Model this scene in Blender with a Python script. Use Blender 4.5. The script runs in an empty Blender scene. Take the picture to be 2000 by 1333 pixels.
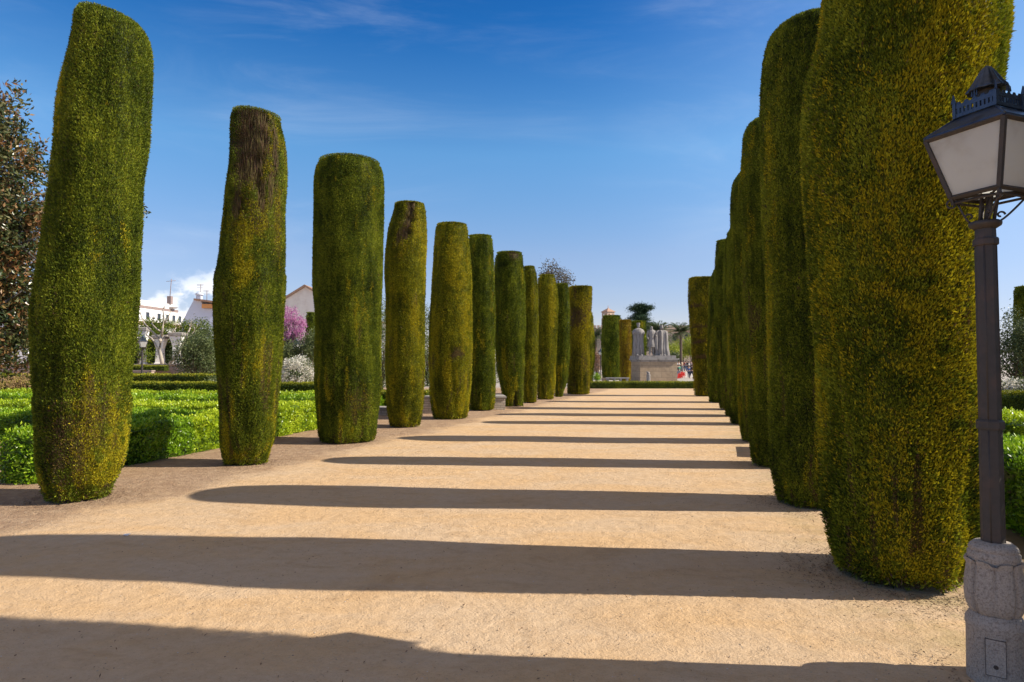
import bpy, math, random
import numpy as np
from mathutils import Vector, Matrix
rng = np.random.default_rng(7); random.seed(7)
S = bpy.context.scene
C = S.collection
# ------------------------------------------------------------------ camera
F = 1260.0; HC = 1.85; PITCH = math.atan(43.5/F)
cam = bpy.data.objects.new('camera', bpy.data.cameras.new('camera')); C.objects.link(cam)
cam.data.sensor_width = 36; cam.data.lens = F/2000*36; cam.data.clip_start = .05; cam.data.clip_end = 3000
cam.location = (0, 0, HC); cam.rotation_euler = (math.pi/2+PITCH, 0, 0)
S.camera = cam
# ------------------------------------------------------------------ sun and sky
EL = math.radians(38.0); AZ = math.radians(-4.8)             # azimuth from +X, negative = towards the camera side
sdir = Vector((math.cos(EL)*math.cos(AZ), math.cos(EL)*math.sin(AZ), math.sin(EL)))
sun = bpy.data.objects.new('sun', bpy.data.lights.new('sun', 'SUN')); C.objects.link(sun)
sun.data.energy = 5.0; sun.data.angle = math.radians(.5); sun.data.color = (1, .91, .76)
sun.rotation_euler = sdir.to_track_quat('Z', 'Y').to_euler(); sun.location = (30, -5, 30)
W = bpy.data.worlds.new('World'); S.world = W; W.use_nodes = True
nt = W.node_tree; N = nt.nodes; Lk = nt.links; N.clear()
def wn(t, **k):
    n = N.new(t)
    for a, b in k.items(): setattr(n, a, b)
    return n
sky = wn('ShaderNodeTexSky', sky_type='NISHITA', sun_disc=False, sun_elevation=EL, sun_rotation=math.pi/2-AZ)
sky.altitude = 100; sky.air_density = 1.0; sky.dust_density = .35; sky.ozone_density = 4.0
hs = wn('ShaderNodeHueSaturation'); hs.inputs['Saturation'].default_value = 1.22; hs.inputs['Value'].default_value = 1.0
gm = wn('ShaderNodeGamma'); gm.inputs[1].default_value = 1.0
Lk.new(sky.outputs[0], hs.inputs['Color']); Lk.new(hs.outputs[0], gm.inputs[0])
tc = wn('ShaderNodeTexCoord'); sep = wn('ShaderNodeSeparateXYZ'); Lk.new(tc.outputs['Generated'], sep.inputs[0])
def wmath(op, a, b=None, c=None, clamp=False):
    n = wn('ShaderNodeMath', operation=op); n.use_clamp = clamp
    for i, v in enumerate((a, b, c)):
        if v is None: continue
        if isinstance(v, (int, float)): n.inputs[i].default_value = v
        else: Lk.new(v, n.inputs[i])
    return n.outputs[0]
def wrange(v, a, b, lo=0., hi=1.):
    n = wn('ShaderNodeMapRange', interpolation_type='SMOOTHSTEP'); Lk.new(v, n.inputs[0])
    for i, q in enumerate((a, b, lo, hi)): n.inputs[i+1].default_value = q
    return n.outputs[0]
# high cirrus: stretched noise on the sky dome
mp = wn('ShaderNodeMapping'); mp.inputs['Rotation'].default_value = (.0, .25, .5); mp.inputs['Scale'].default_value = (1.2, 5.5, 9.)
Lk.new(tc.outputs['Generated'], mp.inputs[0])
nz = wn('ShaderNodeTexNoise'); nz.inputs['Scale'].default_value = 1.5; nz.inputs['Detail'].default_value = 9; nz.inputs['Roughness'].default_value = .62; nz.inputs['Distortion'].default_value = .7
Lk.new(mp.outputs[0], nz.inputs[0])
nzb = wn('ShaderNodeTexNoise'); nzb.inputs['Scale'].default_value = 2.2; nzb.inputs['Detail'].default_value = 3
Lk.new(tc.outputs['Generated'], nzb.inputs[0])
cir = wmath('MULTIPLY', wrange(nz.outputs[0], .42, .85), wrange(nzb.outputs[0], .35, .65))
cir = wmath('MULTIPLY', cir, .19)
# deep polarised blue overhead, pale haze towards the horizon
rp = wn('ShaderNodeValToRGB'); Lk.new(sep.outputs[2], rp.inputs[0]); e_ = rp.color_ramp.elements
def stop(i, p_, c_):
    q = e_[i] if i < 2 else e_.new(p_)
    q.position = p_; q.color = (c_[0]/2, c_[1]/2, c_[2]/2, 1)
stop(0, 0, (1.2, .95, 1.05)); stop(1, .60, (.14, .62, .98)); stop(2, .09, (1.3, .98, 1.02)); stop(2, .165, (1.6, 1.14, 1.09)); stop(2, .31, (1.45, 1.42, 1.33)); stop(2, .46, (.35, .88, 1.16))
tm = wn('ShaderNodeMix', data_type='RGBA', blend_type='MULTIPLY'); tm.inputs[0].default_value = 1; Lk.new(gm.outputs[0], tm.inputs[6]); Lk.new(rp.outputs[0], tm.inputs[7])
t2 = wn('ShaderNodeVectorMath', operation='SCALE'); t2.inputs[3].default_value = 2.; Lk.new(tm.outputs[2], t2.inputs[0])
# the sky is paler towards the sun's side
rt_ = wn('ShaderNodeMix', data_type='RGBA'); Lk.new(wrange(sep.outputs[0], .05, .75, 0, .42), rt_.inputs[0]); Lk.new(t2.outputs[0], rt_.inputs[6]); rt_.inputs[7].default_value = (3.4, 4.9, 7.2, 1)
# added warm cloud deck overhead, unseen, to brighten and warm the shade
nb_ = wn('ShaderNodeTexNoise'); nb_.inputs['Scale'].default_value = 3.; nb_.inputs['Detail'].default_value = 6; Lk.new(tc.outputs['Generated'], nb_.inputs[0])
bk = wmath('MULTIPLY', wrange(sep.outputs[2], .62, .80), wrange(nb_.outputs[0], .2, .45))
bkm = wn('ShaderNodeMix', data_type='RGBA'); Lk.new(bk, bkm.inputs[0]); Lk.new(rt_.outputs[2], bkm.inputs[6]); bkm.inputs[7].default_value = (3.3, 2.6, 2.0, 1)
# cumulus bank low in the left part of the sky
nc = wn('ShaderNodeTexNoise'); nc.inputs['Scale'].default_value = 17; nc.inputs['Detail'].default_value = 9; nc.inputs['Roughness'].default_value = .55
mc = wn('ShaderNodeMapping'); mc.inputs['Scale'].default_value = (1, 1, 1.5); mc.inputs['Location'].default_value = (.35, 0, 0.12)
Lk.new(tc.outputs['Generated'], mc.inputs[0]); Lk.new(mc.outputs[0], nc.inputs[0])
az = wmath('DIVIDE', sep.outputs[0], wmath('MAXIMUM', sep.outputs[1], .05))
azm = wmath('MULTIPLY', wrange(az, -.66, -.50), wrange(az, -.395, -.47))
azm2 = wmath('MULTIPLY', wrange(az, -1.1, -.8), wrange(az, -.58, -.72))
top = wmath('ADD', wmath('MULTIPLY', az, .25), .262)
elm = wrange(wmath('SUBTRACT', top, sep.outputs[2]), -.004, .05)
cum = wmath('MULTIPLY', wmath('MAXIMUM', azm, azm2), elm)
cum = wmath('MULTIPLY', cum, wrange(wmath('ADD', nc.outputs[0], wmath('MULTIPLY', cum, .12)), .48, .60))
cum = wmath('MULTIPLY', cum, wrange(sep.outputs[2], .0, .03))
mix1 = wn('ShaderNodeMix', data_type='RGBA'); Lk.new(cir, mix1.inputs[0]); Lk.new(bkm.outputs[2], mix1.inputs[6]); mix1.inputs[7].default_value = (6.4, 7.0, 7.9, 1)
mix2 = wn('ShaderNodeMix', data_type='RGBA'); Lk.new(cum, mix2.inputs[0]); Lk.new(mix1.outputs[2], mix2.inputs[6]); mix2.inputs[7].default_value = (9.2, 9.3, 9.6, 1)
bg = wn('ShaderNodeBackground'); bg.inputs[1].default_value = .10
wo = wn('ShaderNodeOutputWorld'); Lk.new(mix2.outputs[2], bg.inputs[0]); Lk.new(bg.outputs[0], wo.inputs[0])
S.view_settings.view_transform = 'Standard'; S.view_settings.look = 'None'; S.view_settings.gamma = 1
S.view_settings.use_curve_mapping = False; S.view_settings.exposure = 0.42
S.render.engine = 'CYCLES'; S.cycles.max_bounces = 6; S.cycles.transparent_max_bounces = 6
# ------------------------------------------------------------------ pixel helpers (2000x1333 photograph)
sp, cp = math.sin(PITCH), math.cos(PITCH)
def ray(x, y):
    u = (x-1000)/F; v = (666.5-y)/F
    return u, cp-v*sp, sp+v*cp
def at(x, y, D):
    a, b, c = ray(x, y); t = D/b
    return Vector((a*t, D, HC+c*t))
def gnd(x, y):
    a, b, c = ray(x, y); t = -HC/c
    return Vector((a*t, b*t, 0))
# ------------------------------------------------------------------ materials
def mat(name):
    m = bpy.data.materials.new(name); m.use_nodes = True
    return m, m.node_tree.nodes, m.node_tree.links, m.node_tree.nodes['Principled BSDF']
def add(nodes, t, **k):
    n = nodes.new(t)
    for a, b in k.items(): setattr(n, a, b)
    return n
def c4(c): return (c[0], c[1], c[2], 1)
def mixc(n, l, fac, a, b):
    m = add(n, 'ShaderNodeMix', data_type='RGBA')
    for i, v in ((0, fac), (6, a), (7, b)):
        if isinstance(v, (int, float)): m.inputs[i].default_value = v
        elif isinstance(v, tuple): m.inputs[i].default_value = c4(v)
        else: l.new(v, m.inputs[i])
    return m.outputs[2]
def noise(n, l, scale, detail=4, rough=.55, vec=None, stretch=None, coord='Object', dist=0.):
    t = add(n, 'ShaderNodeTexNoise'); t.inputs['Scale'].default_value = scale; t.inputs['Detail'].default_value = detail
    t.inputs['Roughness'].default_value = rough; t.inputs['Distortion'].default_value = dist
    co = add(n, 'ShaderNodeTexCoord').outputs[coord] if vec is None else vec
    if stretch:
        mpp = add(n, 'ShaderNodeMapping'); mpp.inputs['Scale'].default_value = stretch; l.new(co, mpp.inputs[0]); co = mpp.outputs[0]
    l.new(co, t.inputs['Vector']); return t.outputs[0]
def rng_(n, l, v, a, b, lo=0., hi=1.):
    m = add(n, 'ShaderNodeMapRange', interpolation_type='SMOOTHSTEP'); l.new(v, m.inputs[0])
    for i, q in enumerate((a, b, lo, hi)): m.inputs[i+1].default_value = q
    return m.outputs[0]
def mth(n, l, op, a, b=None, clamp=False):
    m = add(n, 'ShaderNodeMath', operation=op); m.use_clamp = clamp
    for i, v in enumerate((a, b)):
        if v is None: continue
        if isinstance(v, (int, float)): m.inputs[i].default_value = v
        else: l.new(v, m.inputs[i])
    return m.outputs[0]
def bump(n, l, p, h, dist=.01, strength=.5):
    b = add(n, 'ShaderNodeBump'); b.inputs['Strength'].default_value = strength; b.inputs['Distance'].default_value = dist
    l.new(h, b.inputs['Height']); l.new(b.outputs[0], p.inputs['Normal'])
def foliage(name, dark, mid, light, gold=None, brown=None, trans=.25, rough=.55, spec=.25, nscale=1.2, fine=30):
    m, n, l, p = mat(name)
    at_ = add(n, 'ShaderNodeAttribute'); at_.attribute_name = 'tint'
    big = noise(n, l, nscale, 4, .6)
    fn = noise(n, l, fine, 3, .6)
    v = mth(n, l, 'ADD', mth(n, l, 'MULTIPLY', at_.outputs['Fac'], .55), mth(n, l, 'MULTIPLY', big, .55))
    v = mth(n, l, 'ADD', v, mth(n, l, 'MULTIPLY', mth(n, l, 'SUBTRACT', fn, .5), .8), True)
    r = add(n, 'ShaderNodeValToRGB'); l.new(v, r.inputs[0])
    e = r.color_ramp.elements; e[0].position = .22; e[0].color = c4(dark); e[1].position = .85; e[1].color = c4(light)
    q = e.new(.52); q.color = c4(mid)
    col = r.outputs[0]
    if gold:
        ga = add(n, 'ShaderNodeAttribute'); ga.attribute_name = 'gold'; col = mixc(n, l, ga.outputs['Fac'], col, gold)
    if brown:
        ba = add(n, 'ShaderNodeAttribute'); ba.attribute_name = 'brown'; col = mixc(n, l, ba.outputs['Fac'], col, brown)
    l.new(col, p.inputs['Base Color']); p.inputs['Roughness'].default_value = rough; p.inputs['Specular IOR Level'].default_value = spec
    if trans > 0:
        tr = add(n, 'ShaderNodeBsdfTranslucent'); l.new(col, tr.inputs[0])
        mx = add(n, 'ShaderNodeMixShader'); mx.inputs[0].default_value = trans
        l.new(p.outputs[0], mx.inputs[1]); l.new(tr.outputs[0], mx.inputs[2]); l.new(mx.outputs[0], n['Material Output'].inputs[0])
    return m
def plain(name, col, rough=.7, var=.25, scale=6, bd=0., bscale=40, metal=0., dirt=None, dscale=1.5, stretch=None):
    m, n, l, p = mat(name)
    f = noise(n, l, scale, 6, .6, stretch=stretch)
    c = mixc(n, l, f, tuple(x*(1-var) for x in col), tuple(min(1, x*(1+var)) for x in col))
    if dirt:
        d = rng_(n, l, noise(n, l, dscale, 7, .65, stretch=stretch), .45, .7)
        c = mixc(n, l, mth(n, l, 'MULTIPLY', d, .75), c, dirt)
    l.new(c, p.inputs['Base Color']); p.inputs['Roughness'].default_value = rough; p.inputs['Metallic'].default_value = metal
    if bd: bump(n, l, p, noise(n, l, bscale, 6, .65), bd, .8)
    return m
def brick(name, c1, c2, mortar, scale=1.0, bw=.5, rh=.25, rot=0):
    m, n, l, p = mat(name)
    b = add(n, 'ShaderNodeTexBrick'); b.inputs['Color1'].default_value = c4(c1); b.inputs['Color2'].default_value = c4(c2); b.inputs['Mortar'].default_value = c4(mortar)
    b.inputs['Scale'].default_value = scale; b.inputs['Mortar Size'].default_value = .012; b.inputs['Brick Width'].default_value = bw; b.inputs['Row Height'].default_value = rh
    tcn = add(n, 'ShaderNodeTexCoord'); se = add(n, 'ShaderNodeSeparateXYZ'); cb = add(n, 'ShaderNodeCombineXYZ')
    l.new(tcn.outputs['Object'], se.inputs[0]); l.new(mth(n, l, 'ADD', se.outputs[0], se.outputs[1]), cb.inputs[0]); l.new(se.outputs[2], cb.inputs[1])
    l.new(cb.outputs[0], b.inputs['Vector'])
    d = noise(n, l, 3, 6, .65)
    c = mixc(n, l, mth(n, l, 'MULTIPLY', rng_(n, l, d, .4, .7), .45), b.outputs[0], tuple(x*.45 for x in c1))
    l.new(c, p.inputs['Base Color']); p.inputs['Roughness'].default_value = .85
    bump(n, l, p, b.outputs['Fac'], -.01, .6)
    return m
GOLD = (.56, .47, .02); BROWN = (.125, .066, .046)
M = {}
M['cyp'] = foliage('cypress_green', (.014, .026, .003), (.125, .165, .011), (.38, .41, .032), GOLD, BROWN, .20, .6, .15)
M['cyp_y'] = foliage('cypress_yellow', (.030, .042, .004), (.19, .20, .010), (.46, .43, .020), GOLD, BROWN, .12, .6, .15)
M['cyp_o'] = foliage('cypress_olive', (.022, .030, .003), (.20, .195, .012), (.60, .50, .025), GOLD, BROWN, .30, .6, .15)
M['cyp_r'] = foliage('cypress_orange', (.12, .085, .010), (.33, .22, .018), (.50, .36, .03), GOLD, BROWN, .12, .6, .15)
M['leafy'] = foliage('bright_leaf', (.03, .08, .005), (.22, .40, .011), (.56, .70, .05), None, None, .35, .32, .5, 1.0, 8)
M['leafyy'] = foliage('lime_leaf', (.06, .12, .006), (.38, .52, .014), (.76, .84, .07), None, None, .35, .32, .5, 1.0, 8)
M['box'] = foliage('box_leaf', (.025, .045, .004), (.09, .14, .008), (.26, .30, .02), (.52, .46, .02), None, .2, .5, .3, 1.2, 20)
M['olive'] = foliage('olive_leaf', (.035, .055, .015), (.11, .15, .045), (.27, .30, .12), None, None, .15, .4, .4, 1.0, 8)
M['magn'] = foliage('evergreen_leaf', (.016, .034, .010), (.06, .085, .025), (.26, .22, .09), (.34, .13, .05), None, .15, .3, .5, 1.0, 8)
M['dtree'] = foliage('dark_tree_leaf', (.05, .045, .03), (.12, .10, .06), (.20, .16, .10), None, None, .1, .6, .2, 1.0, 8)
M['cedar'] = foliage('cedar_needle', (.012, .035, .018), (.035, .075, .035), (.08, .13, .06), None, None, .05, .6, .2, .6, 4)
M['palm'] = foliage('palm_leaf', (.03, .06, .02), (.08, .13, .045), (.18, .22, .10), None, None, .1, .45, .4, 1.0, 4)
M['orange'] = foliage('citrus_leaf', (.08, .12, .01), (.30, .36, .03), (.58, .58, .09), None, None, .3, .4, .4, .8, 3)
M['white_fl'] = foliage('white_petal', (.55, .52, .45), (.8, .76, .66), (.9, .88, .82), None, None, .3, .6, .2, 1.0, 8)
M['pink_fl'] = foliage('pink_petal', (.32, .10, .25), (.58, .24, .46), (.75, .42, .62), None, None, .3, .6, .2, 1.0, 8)
M['red_fl'] = foliage('red_petal', (.4, .01, .01), (.65, .03, .03), (.8, .10, .06), None, None, .2, .6, .2, 1.0, 8)
M['bark'] = plain('bark', (.13, .095, .065), .9, .4, 14, .02, 30)
M['bark_pale'] = plain('pale_bark', (.48, .42, .34), .9, .3, 6, .01, 30, dirt=(.2, .17, .13))
M['bark_dark'] = plain('dark_bark', (.06, .05, .045), .9, .3, 14, .01, 30)
M['stone'] = plain('carved_stone', (.46, .40, .345), .9, .55, 190, .012, 170, dirt=(.17, .14, .12), dscale=75)
M['statue'] = plain('weathered_stone', (.31, .285, .265), .9, .3, 9, .02, 20, dirt=(.10, .088, .085), dscale=2.4, stretch=(3, 3, .7))
M['plinthm'] = brick('plinth_block', (.42, .30, .19), (.46, .34, .22), (.24, .18, .12), 1, 1.1, .55)
M['plinthcap'] = plain('plinth_cap', (.34, .31, .285), .9, .35, 4, .01, 20, dirt=(.09, .08, .075), dscale=2.5)
M['wallst'] = brick('pink_stone', (.60, .46, .38), (.50, .38, .31), (.35, .28, .24), 1, .5, .22)
M['bench'] = brick('pale_brick', (.60, .52, .42), (.50, .42, .34), (.30, .25, .2), 1, .3, .09)
M['white'] = plain('white_render', (.86, .84, .82), .9, .05, 2, dirt=(.70, .67, .64), dscale=.6)
M['bluew'] = plain('bluish_render', (.55, .60, .70), .9, .06, 1.5)
M['cream'] = plain('cream_render', (.83, .74, .63), .9, .06, 1.2, dirt=(.62, .50, .40), dscale=.5)
M['rooftile'] = plain('clay_roof', (.36, .22, .15), .9, .25, 3, .03, 9, dirt=(.20, .13, .09), stretch=(6, 1, 1))
M['darkwin'] = plain('window_dark', (.05, .06, .08), .2, .2, 3)
M['greyroof'] = plain('grey_roof', (.30, .22, .20), .9, .1, 3)
M['fort'] = plain('fort_stone', (.56, .43, .33), .95, .18, 1.2, .03, 6, dirt=(.33, .25, .20), dscale=.35)
M['fortroof'] = plain('fort_roof', (.42, .27, .20), .95, .2, 2)
M['iron'] = plain('weathered_iron', (.060, .053, .050), .62, .35, 20, .002, 90, .25, dirt=(.10, .068, .055), dscale=7)
M['lead'] = plain('lead_sheet', (.060, .085, .13), .42, .4, 7, .003, 30, .55, dirt=(.02, .02, .022), dscale=9)
M['orangeaw'] = plain('orange_awning', (.65, .30, .10), .8, .1, 2)
M['skin'] = plain('skin', (.45, .27, .19), .6, .1, 5)
M['terra'] = plain('terracotta', (.45, .22, .12), .8, .2, 5)
# frosted glass
m, n, l, p = mat('frosted_glass'); p.inputs['Roughness'].default_value = .35
gc = mixc(n, l, rng_(n, l, noise(n, l, 3.2, 6, .6), .45, .8), (.95, .95, .93), (.72, .68, .62))
l.new(gc, p.inputs['Base Color'])
tr = add(n, 'ShaderNodeBsdfTranslucent'); l.new(gc, tr.inputs[0])
mx = add(n, 'ShaderNodeMixShader'); mx.inputs[0].default_value = .72
l.new(p.outputs[0], mx.inputs[1]); l.new(tr.outputs[0], mx.inputs[2]); l.new(mx.outputs[0], n['Material Output'].inputs[0])
M['glass'] = m
# ground: compacted ochre sand, brown soil in the planting beds
m, n, l, p = mat('sand_and_soil'); M['ground'] = m
geo = add(n, 'ShaderNodeNewGeometry').outputs['Position']; se = add(n, 'ShaderNodeSeparateXYZ'); l.new(geo, se.inputs[0])
X, Y = se.outputs[0], se.outputs[1]
def nz_(s, d=5, r=.6, st=None, di=0.): return noise(n, l, s, d, r, vec=geo, stretch=st, dist=di)
sandc = mixc(n, l, rng_(n, l, nz_(.55, 6, .6, (1, 2.2, 1), .6), .35, .68), (.62, .455, .30), (.635, .425, .235))
sandc = mixc(n, l, mth(n, l, 'MULTIPLY', rng_(n, l, nz_(.28, 4, .5), .52, .72), .55), sandc, (.53, .39, .26))
sandc = mixc(n, l, mth(n, l, 'MULTIPLY', rng_(n, l, nz_(9, 6, .7), .35, .75), .30), sandc, (.40, .25, .13))
sandc = mixc(n, l, rng_(n, l, nz_(60, 4, .75), .56, .72, 0, .6), sandc, (.27, .17, .095))
stn = mth(n, l, 'MULTIPLY', rng_(n, l, nz_(1.1, 8, .72, (1, 1.6, 1), 1.5), .50, .66), .38)
sandc = mixc(n, l, stn, sandc, (.43, .27, .14))
sandc = mixc(n, l, rng_(n, l, nz_(85, 2, .6), .64, .75, 0, .5), sandc, (.74, .60, .44))
vo = add(n, 'ShaderNodeTexVoronoi'); vo.inputs['Scale'].default_value = 9; mpp = add(n, 'ShaderNodeMapping'); mpp.inputs['Rotation'].default_value = (0, 0, .4); mpp.inputs['Scale'].default_value = (1, 2.6, 1)
l.new(geo, mpp.inputs[0]); l.new(mpp.outputs[0], vo.inputs[0])
vsp = mth(n, l, 'MULTIPLY', rng_(n, l, vo.outputs['Distance'], .10, .04), rng_(n, l, nz_(1.3, 3), .52, .62))
sandc = mixc(n, l, mth(n, l, 'MULTIPLY', vsp, .8), sandc, (.14, .08, .04))
soil = mixc(n, l, rng_(n, l, nz_(5, 7, .7), .35, .7), (.30, .19, .125), (.47, .33, .22))
soil = mixc(n, l, rng_(n, l, nz_(40, 4, .7), .52, .7, 0, .7), soil, (.12, .07, .045))
# distance to the two tree lines
lx = mth(n, l, 'ADD', mth(n, l, 'MULTIPLY', Y, .318), -7.95)
ls = mth(n, l, 'SUBTRACT', lx, X)
wob = mth(n, l, 'MULTIPLY', mth(n, l, 'SUBTRACT', nz_(.9, 6, .65), .5), 2.2)
lm = rng_(n, l, mth(n, l, 'ADD', ls, wob), -.75, .35)
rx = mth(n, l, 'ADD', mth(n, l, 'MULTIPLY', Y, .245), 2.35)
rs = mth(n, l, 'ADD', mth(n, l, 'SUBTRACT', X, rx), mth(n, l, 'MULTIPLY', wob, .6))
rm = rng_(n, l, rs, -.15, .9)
c = mixc(n, l, mth(n, l, 'MULTIPLY', lm, .8), sandc, soil)
moss = mth(n, l, 'MULTIPLY', rng_(n, l, rs, -1.6, .1), rng_(n, l, nz_(2.2, 6, .7), .40, .62, 0, .55))
c = mixc(n, l, moss, c, (.26, .22, .085))
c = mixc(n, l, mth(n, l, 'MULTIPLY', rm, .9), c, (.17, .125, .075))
farm = rng_(n, l, Y, 46, 52)
c = mixc(n, l, farm, c, (.42, .38, .34))
l.new(c, p.inputs['Base Color']); p.inputs['Roughness'].default_value = .95; p.inputs['Specular IOR Level'].default_value = .15
hgt = mth(n, l, 'ADD', mth(n, l, 'MULTIPLY', nz_(55, 5, .7), .5), mth(n, l, 'MULTIPLY', nz_(7, 5, .6), 1.0))
scf = nz_(2.6, 7, .72, (1, 1.4, 1), .2)
hgt = mth(n, l, 'ADD', hgt, mth(n, l, 'MULTIPLY', scf, 2.2))
hgt = mth(n, l, 'ADD', hgt, mth(n, l, 'MULTIPLY', mth(n, l, 'MULTIPLY', nz_(16, 6, .7), lm), 2.5))
bump(n, l, p, hgt, .03, .75)
# ------------------------------------------------------------------ mesh builder
class MB:
    def __init__(s): s.V = []; s.F = []; s.A = []; s.n = 0; s.mi = 0
    def put(s, V, F, smooth=False, tint=None, gold=None, brown=None):
        V = np.asarray(V, float).reshape(-1, 3); k = len(V)
        z = np.zeros(k); g = lambda a, d: z+d if a is None else (z+a if np.isscalar(a) else np.asarray(a, float))
        s.V.append(V); s.A.append(np.stack([g(tint, .5), g(gold, 0), g(brown, 0)], 1))
        if isinstance(F, np.ndarray): s.F.append((F+s.n, smooth, s.mi))
        else:
            by = {}
            for f in F: by.setdefault(len(f), []).append(f)
            for f in by.values(): s.F.append((np.array(f)+s.n, smooth, s.mi))
        s.n += k; return s
    def box(s, c, size, rz=0, taper=1., tilt=None):
        x, y, z = [q/2 for q in size]
        v = np.array([(a*x, b*y, d*z) for d in (-1, 1) for a, b in ((-1, -1), (1, -1), (1, 1), (-1, 1))], float)
        v[4:, :2] *= taper
        ca, sa = math.cos(rz), math.sin(rz)
        v = np.stack([v[:, 0]*ca-v[:, 1]*sa, v[:, 0]*sa+v[:, 1]*ca, v[:, 2]], 1)+np.array(c)
        return s.put(v, [(3, 2, 1, 0), (4, 5, 6, 7), (0, 1, 5, 4), (1, 2, 6, 5), (2, 3, 7, 6), (3, 0, 4, 7)])
    def prism(s, poly, y0, y1, M4=None):                  # polygon in XZ pulled along Y
        k = len(poly)
        v = [(x, y0, z) for x, z in poly]+[(x, y1, z) for x, z in poly]
        if M4 is not None: v = [tuple(M4 @ Vector(q)) for q in v]
        f = [tuple(range(k)), tuple(range(2*k-1, k-1, -1))]+[(i, i+k, (i+1) % k+k, (i+1) % k) for i in range(k)]
        return s.put(v, f)
    def lathe(s, prof, seg=24, c=(0, 0, 0), fn=None, smooth=True, cap=True, rot=0, sx=1, sy=1):
        th = np.arange(seg)/seg*2*np.pi+rot; rows = []
        for r, z in prof:
            rr = np.full(seg, r) if fn is None else r*fn(th, z)
            rows.append(np.stack([c[0]+rr*np.cos(th)*sx, c[1]+rr*np.sin(th)*sy, np.full(seg, c[2]+z)], 1))
        V = np.concatenate(rows); k = len(prof); F = []
        i = np.arange(seg); j = (i+1) % seg
        Q = np.concatenate([np.stack([a*seg+i, a*seg+j, (a+1)*seg+j, (a+1)*seg+i], 1) for a in range(k-1)])
        s.put(V, Q, smooth)
        if cap:
            s.put(rows[0], [tuple(range(seg-1, -1, -1))]); s.put(rows[-1], [tuple(range(seg))])
        return s
    def tube(s, pts, rad, seg=6, smooth=True):
        P = [Vector(q) for q in pts]; V = []; k = len(P)
        for i, q in enumerate(P):
            d = (P[min(i+1, k-1)]-P[max(i-1, 0)]).normalized()
            a = d.cross(Vector((0, 0, 1)));
            if a.length < 1e-3: a = d.cross(Vector((0, 1, 0)))
            a.normalize(); b = d.cross(a)
            r = rad[i] if hasattr(rad, '__len__') else rad
            for j in range(seg):
                t = 2*math.pi*j/seg; V.append(tuple(q+(a*math.cos(t)+b*math.sin(t))*r))
        i = np.arange(seg); j = (i+1) % seg
        Q = np.concatenate([np.stack([a*seg+i, (a+1)*seg+i, (a+1)*seg+j, a*seg+j], 1) for a in range(k-1)])
        s.put(V, Q, smooth); s.F.append((np.array([list(range(seg))])+s.n-k*seg, False, s.mi)); s.F.append((np.array([list(range(seg))])[:, ::-1]+s.n-seg, False, s.mi))
        return s
    def leaves(s, P, D, Nn, L, Wd, tint=None, gold=None, brown=None, fold=.18):   # pointed leaf: base, two sides, tip
        k = len(P); L = np.broadcast_to(L, k)[:, None]; Wd = np.broadcast_to(Wd, k)[:, None]
        D = D/np.linalg.norm(D, axis=1, keepdims=True); Sd = np.cross(D, Nn); Sd /= np.linalg.norm(Sd, axis=1, keepdims=True)+1e-9
        U = np.cross(Sd, D)
        V = np.stack([P, P+D*L*.5+Sd*Wd*.5+U*Wd*fold, P+D*L, P+D*L*.5-Sd*Wd*.5+U*Wd*fold], 1).reshape(-1, 3)
        r4 = lambda a: None if a is None else np.repeat(np.broadcast_to(a, k), 4)
        return s.put(V, np.arange(4*k).reshape(k, 4), False, r4(tint), r4(gold), r4(brown))
    def build(s, name, mats, parent=None, loc=(0, 0, 0)):
        V = np.concatenate(s.V)-np.array(loc); A = np.concatenate(s.A)
        me = bpy.data.meshes.new(name)
        ls, lt, li, sm, mi = [], [], [], [], []; o = 0
        for f, smo, mx_ in s.F:
            k, q = f.shape; ls.append(o+np.arange(k)*q); lt.append(np.full(k, q)); li.append(f.ravel()); o += k*q
            sm.append(np.full(k, smo)); mi.append(np.full(k, mx_))
        ls, lt, li, sm, mi = map(np.concatenate, (ls, lt, li, sm, mi))
        me.vertices.add(len(V)); me.vertices.foreach_set('co', V.astype(np.float32).ravel())
        me.loops.add(len(li)); me.loops.foreach_set('vertex_index', li.astype(np.int32))
        me.polygons.add(len(ls)); me.polygons.foreach_set('loop_start', ls.astype(np.int32)); me.polygons.foreach_set('loop_total', lt.astype(np.int32))
        me.polygons.foreach_set('use_smooth', sm.astype(bool)); me.polygons.foreach_set('material_index', mi.astype(np.int32))
        for i, nm in enumerate(('tint', 'gold', 'brown')):
            a = me.attributes.new(nm, 'FLOAT', 'POINT'); a.data.foreach_set('value', A[:, i].astype(np.float32))
        for q in (mats if isinstance(mats, (list, tuple)) else [mats]): me.materials.append(q)
        me.update(calc_edges=True); me.validate()
        ob = bpy.data.objects.new(name, me); C.objects.link(ob); ob.parent = parent
        ob.location = loc
        if parent is not None: ob.location = Vector(loc)-Vector(parent['origin'])
        return ob
def tag(o, label=None, cat=None, group=None, kind=None):
    if label: o['label'] = label
    if cat: o['category'] = cat
    if group: o['group'] = group
    if kind: o['kind'] = kind
    return o
def thing(name, loc, label, cat, group=None):
    o = bpy.data.objects.new(name, None); C.objects.link(o); o.location = loc; o.empty_display_size = .3
    o['origin'] = list(loc)
    return tag(o, label, cat, group)
def struct(o): o['kind'] = 'structure'; return o
def unit(k):
    v = rng.normal(size=(k, 3)); return v/np.linalg.norm(v, axis=1, keepdims=True)
class Waves:                                             # smooth pseudo-noise from random plane waves
    def __init__(s, k, f0, f1, st=(1, 1, 1)):
        s.k = unit(k)*np.exp(rng.uniform(math.log(f0), math.log(f1), k))[:, None]*np.array(st); s.p = rng.uniform(0, 6.28, k)
    def __call__(s, P): return np.sin(P @ s.k.T*2*np.pi+s.p).mean(1)*math.sqrt(2*len(s.p))*.7
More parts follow.
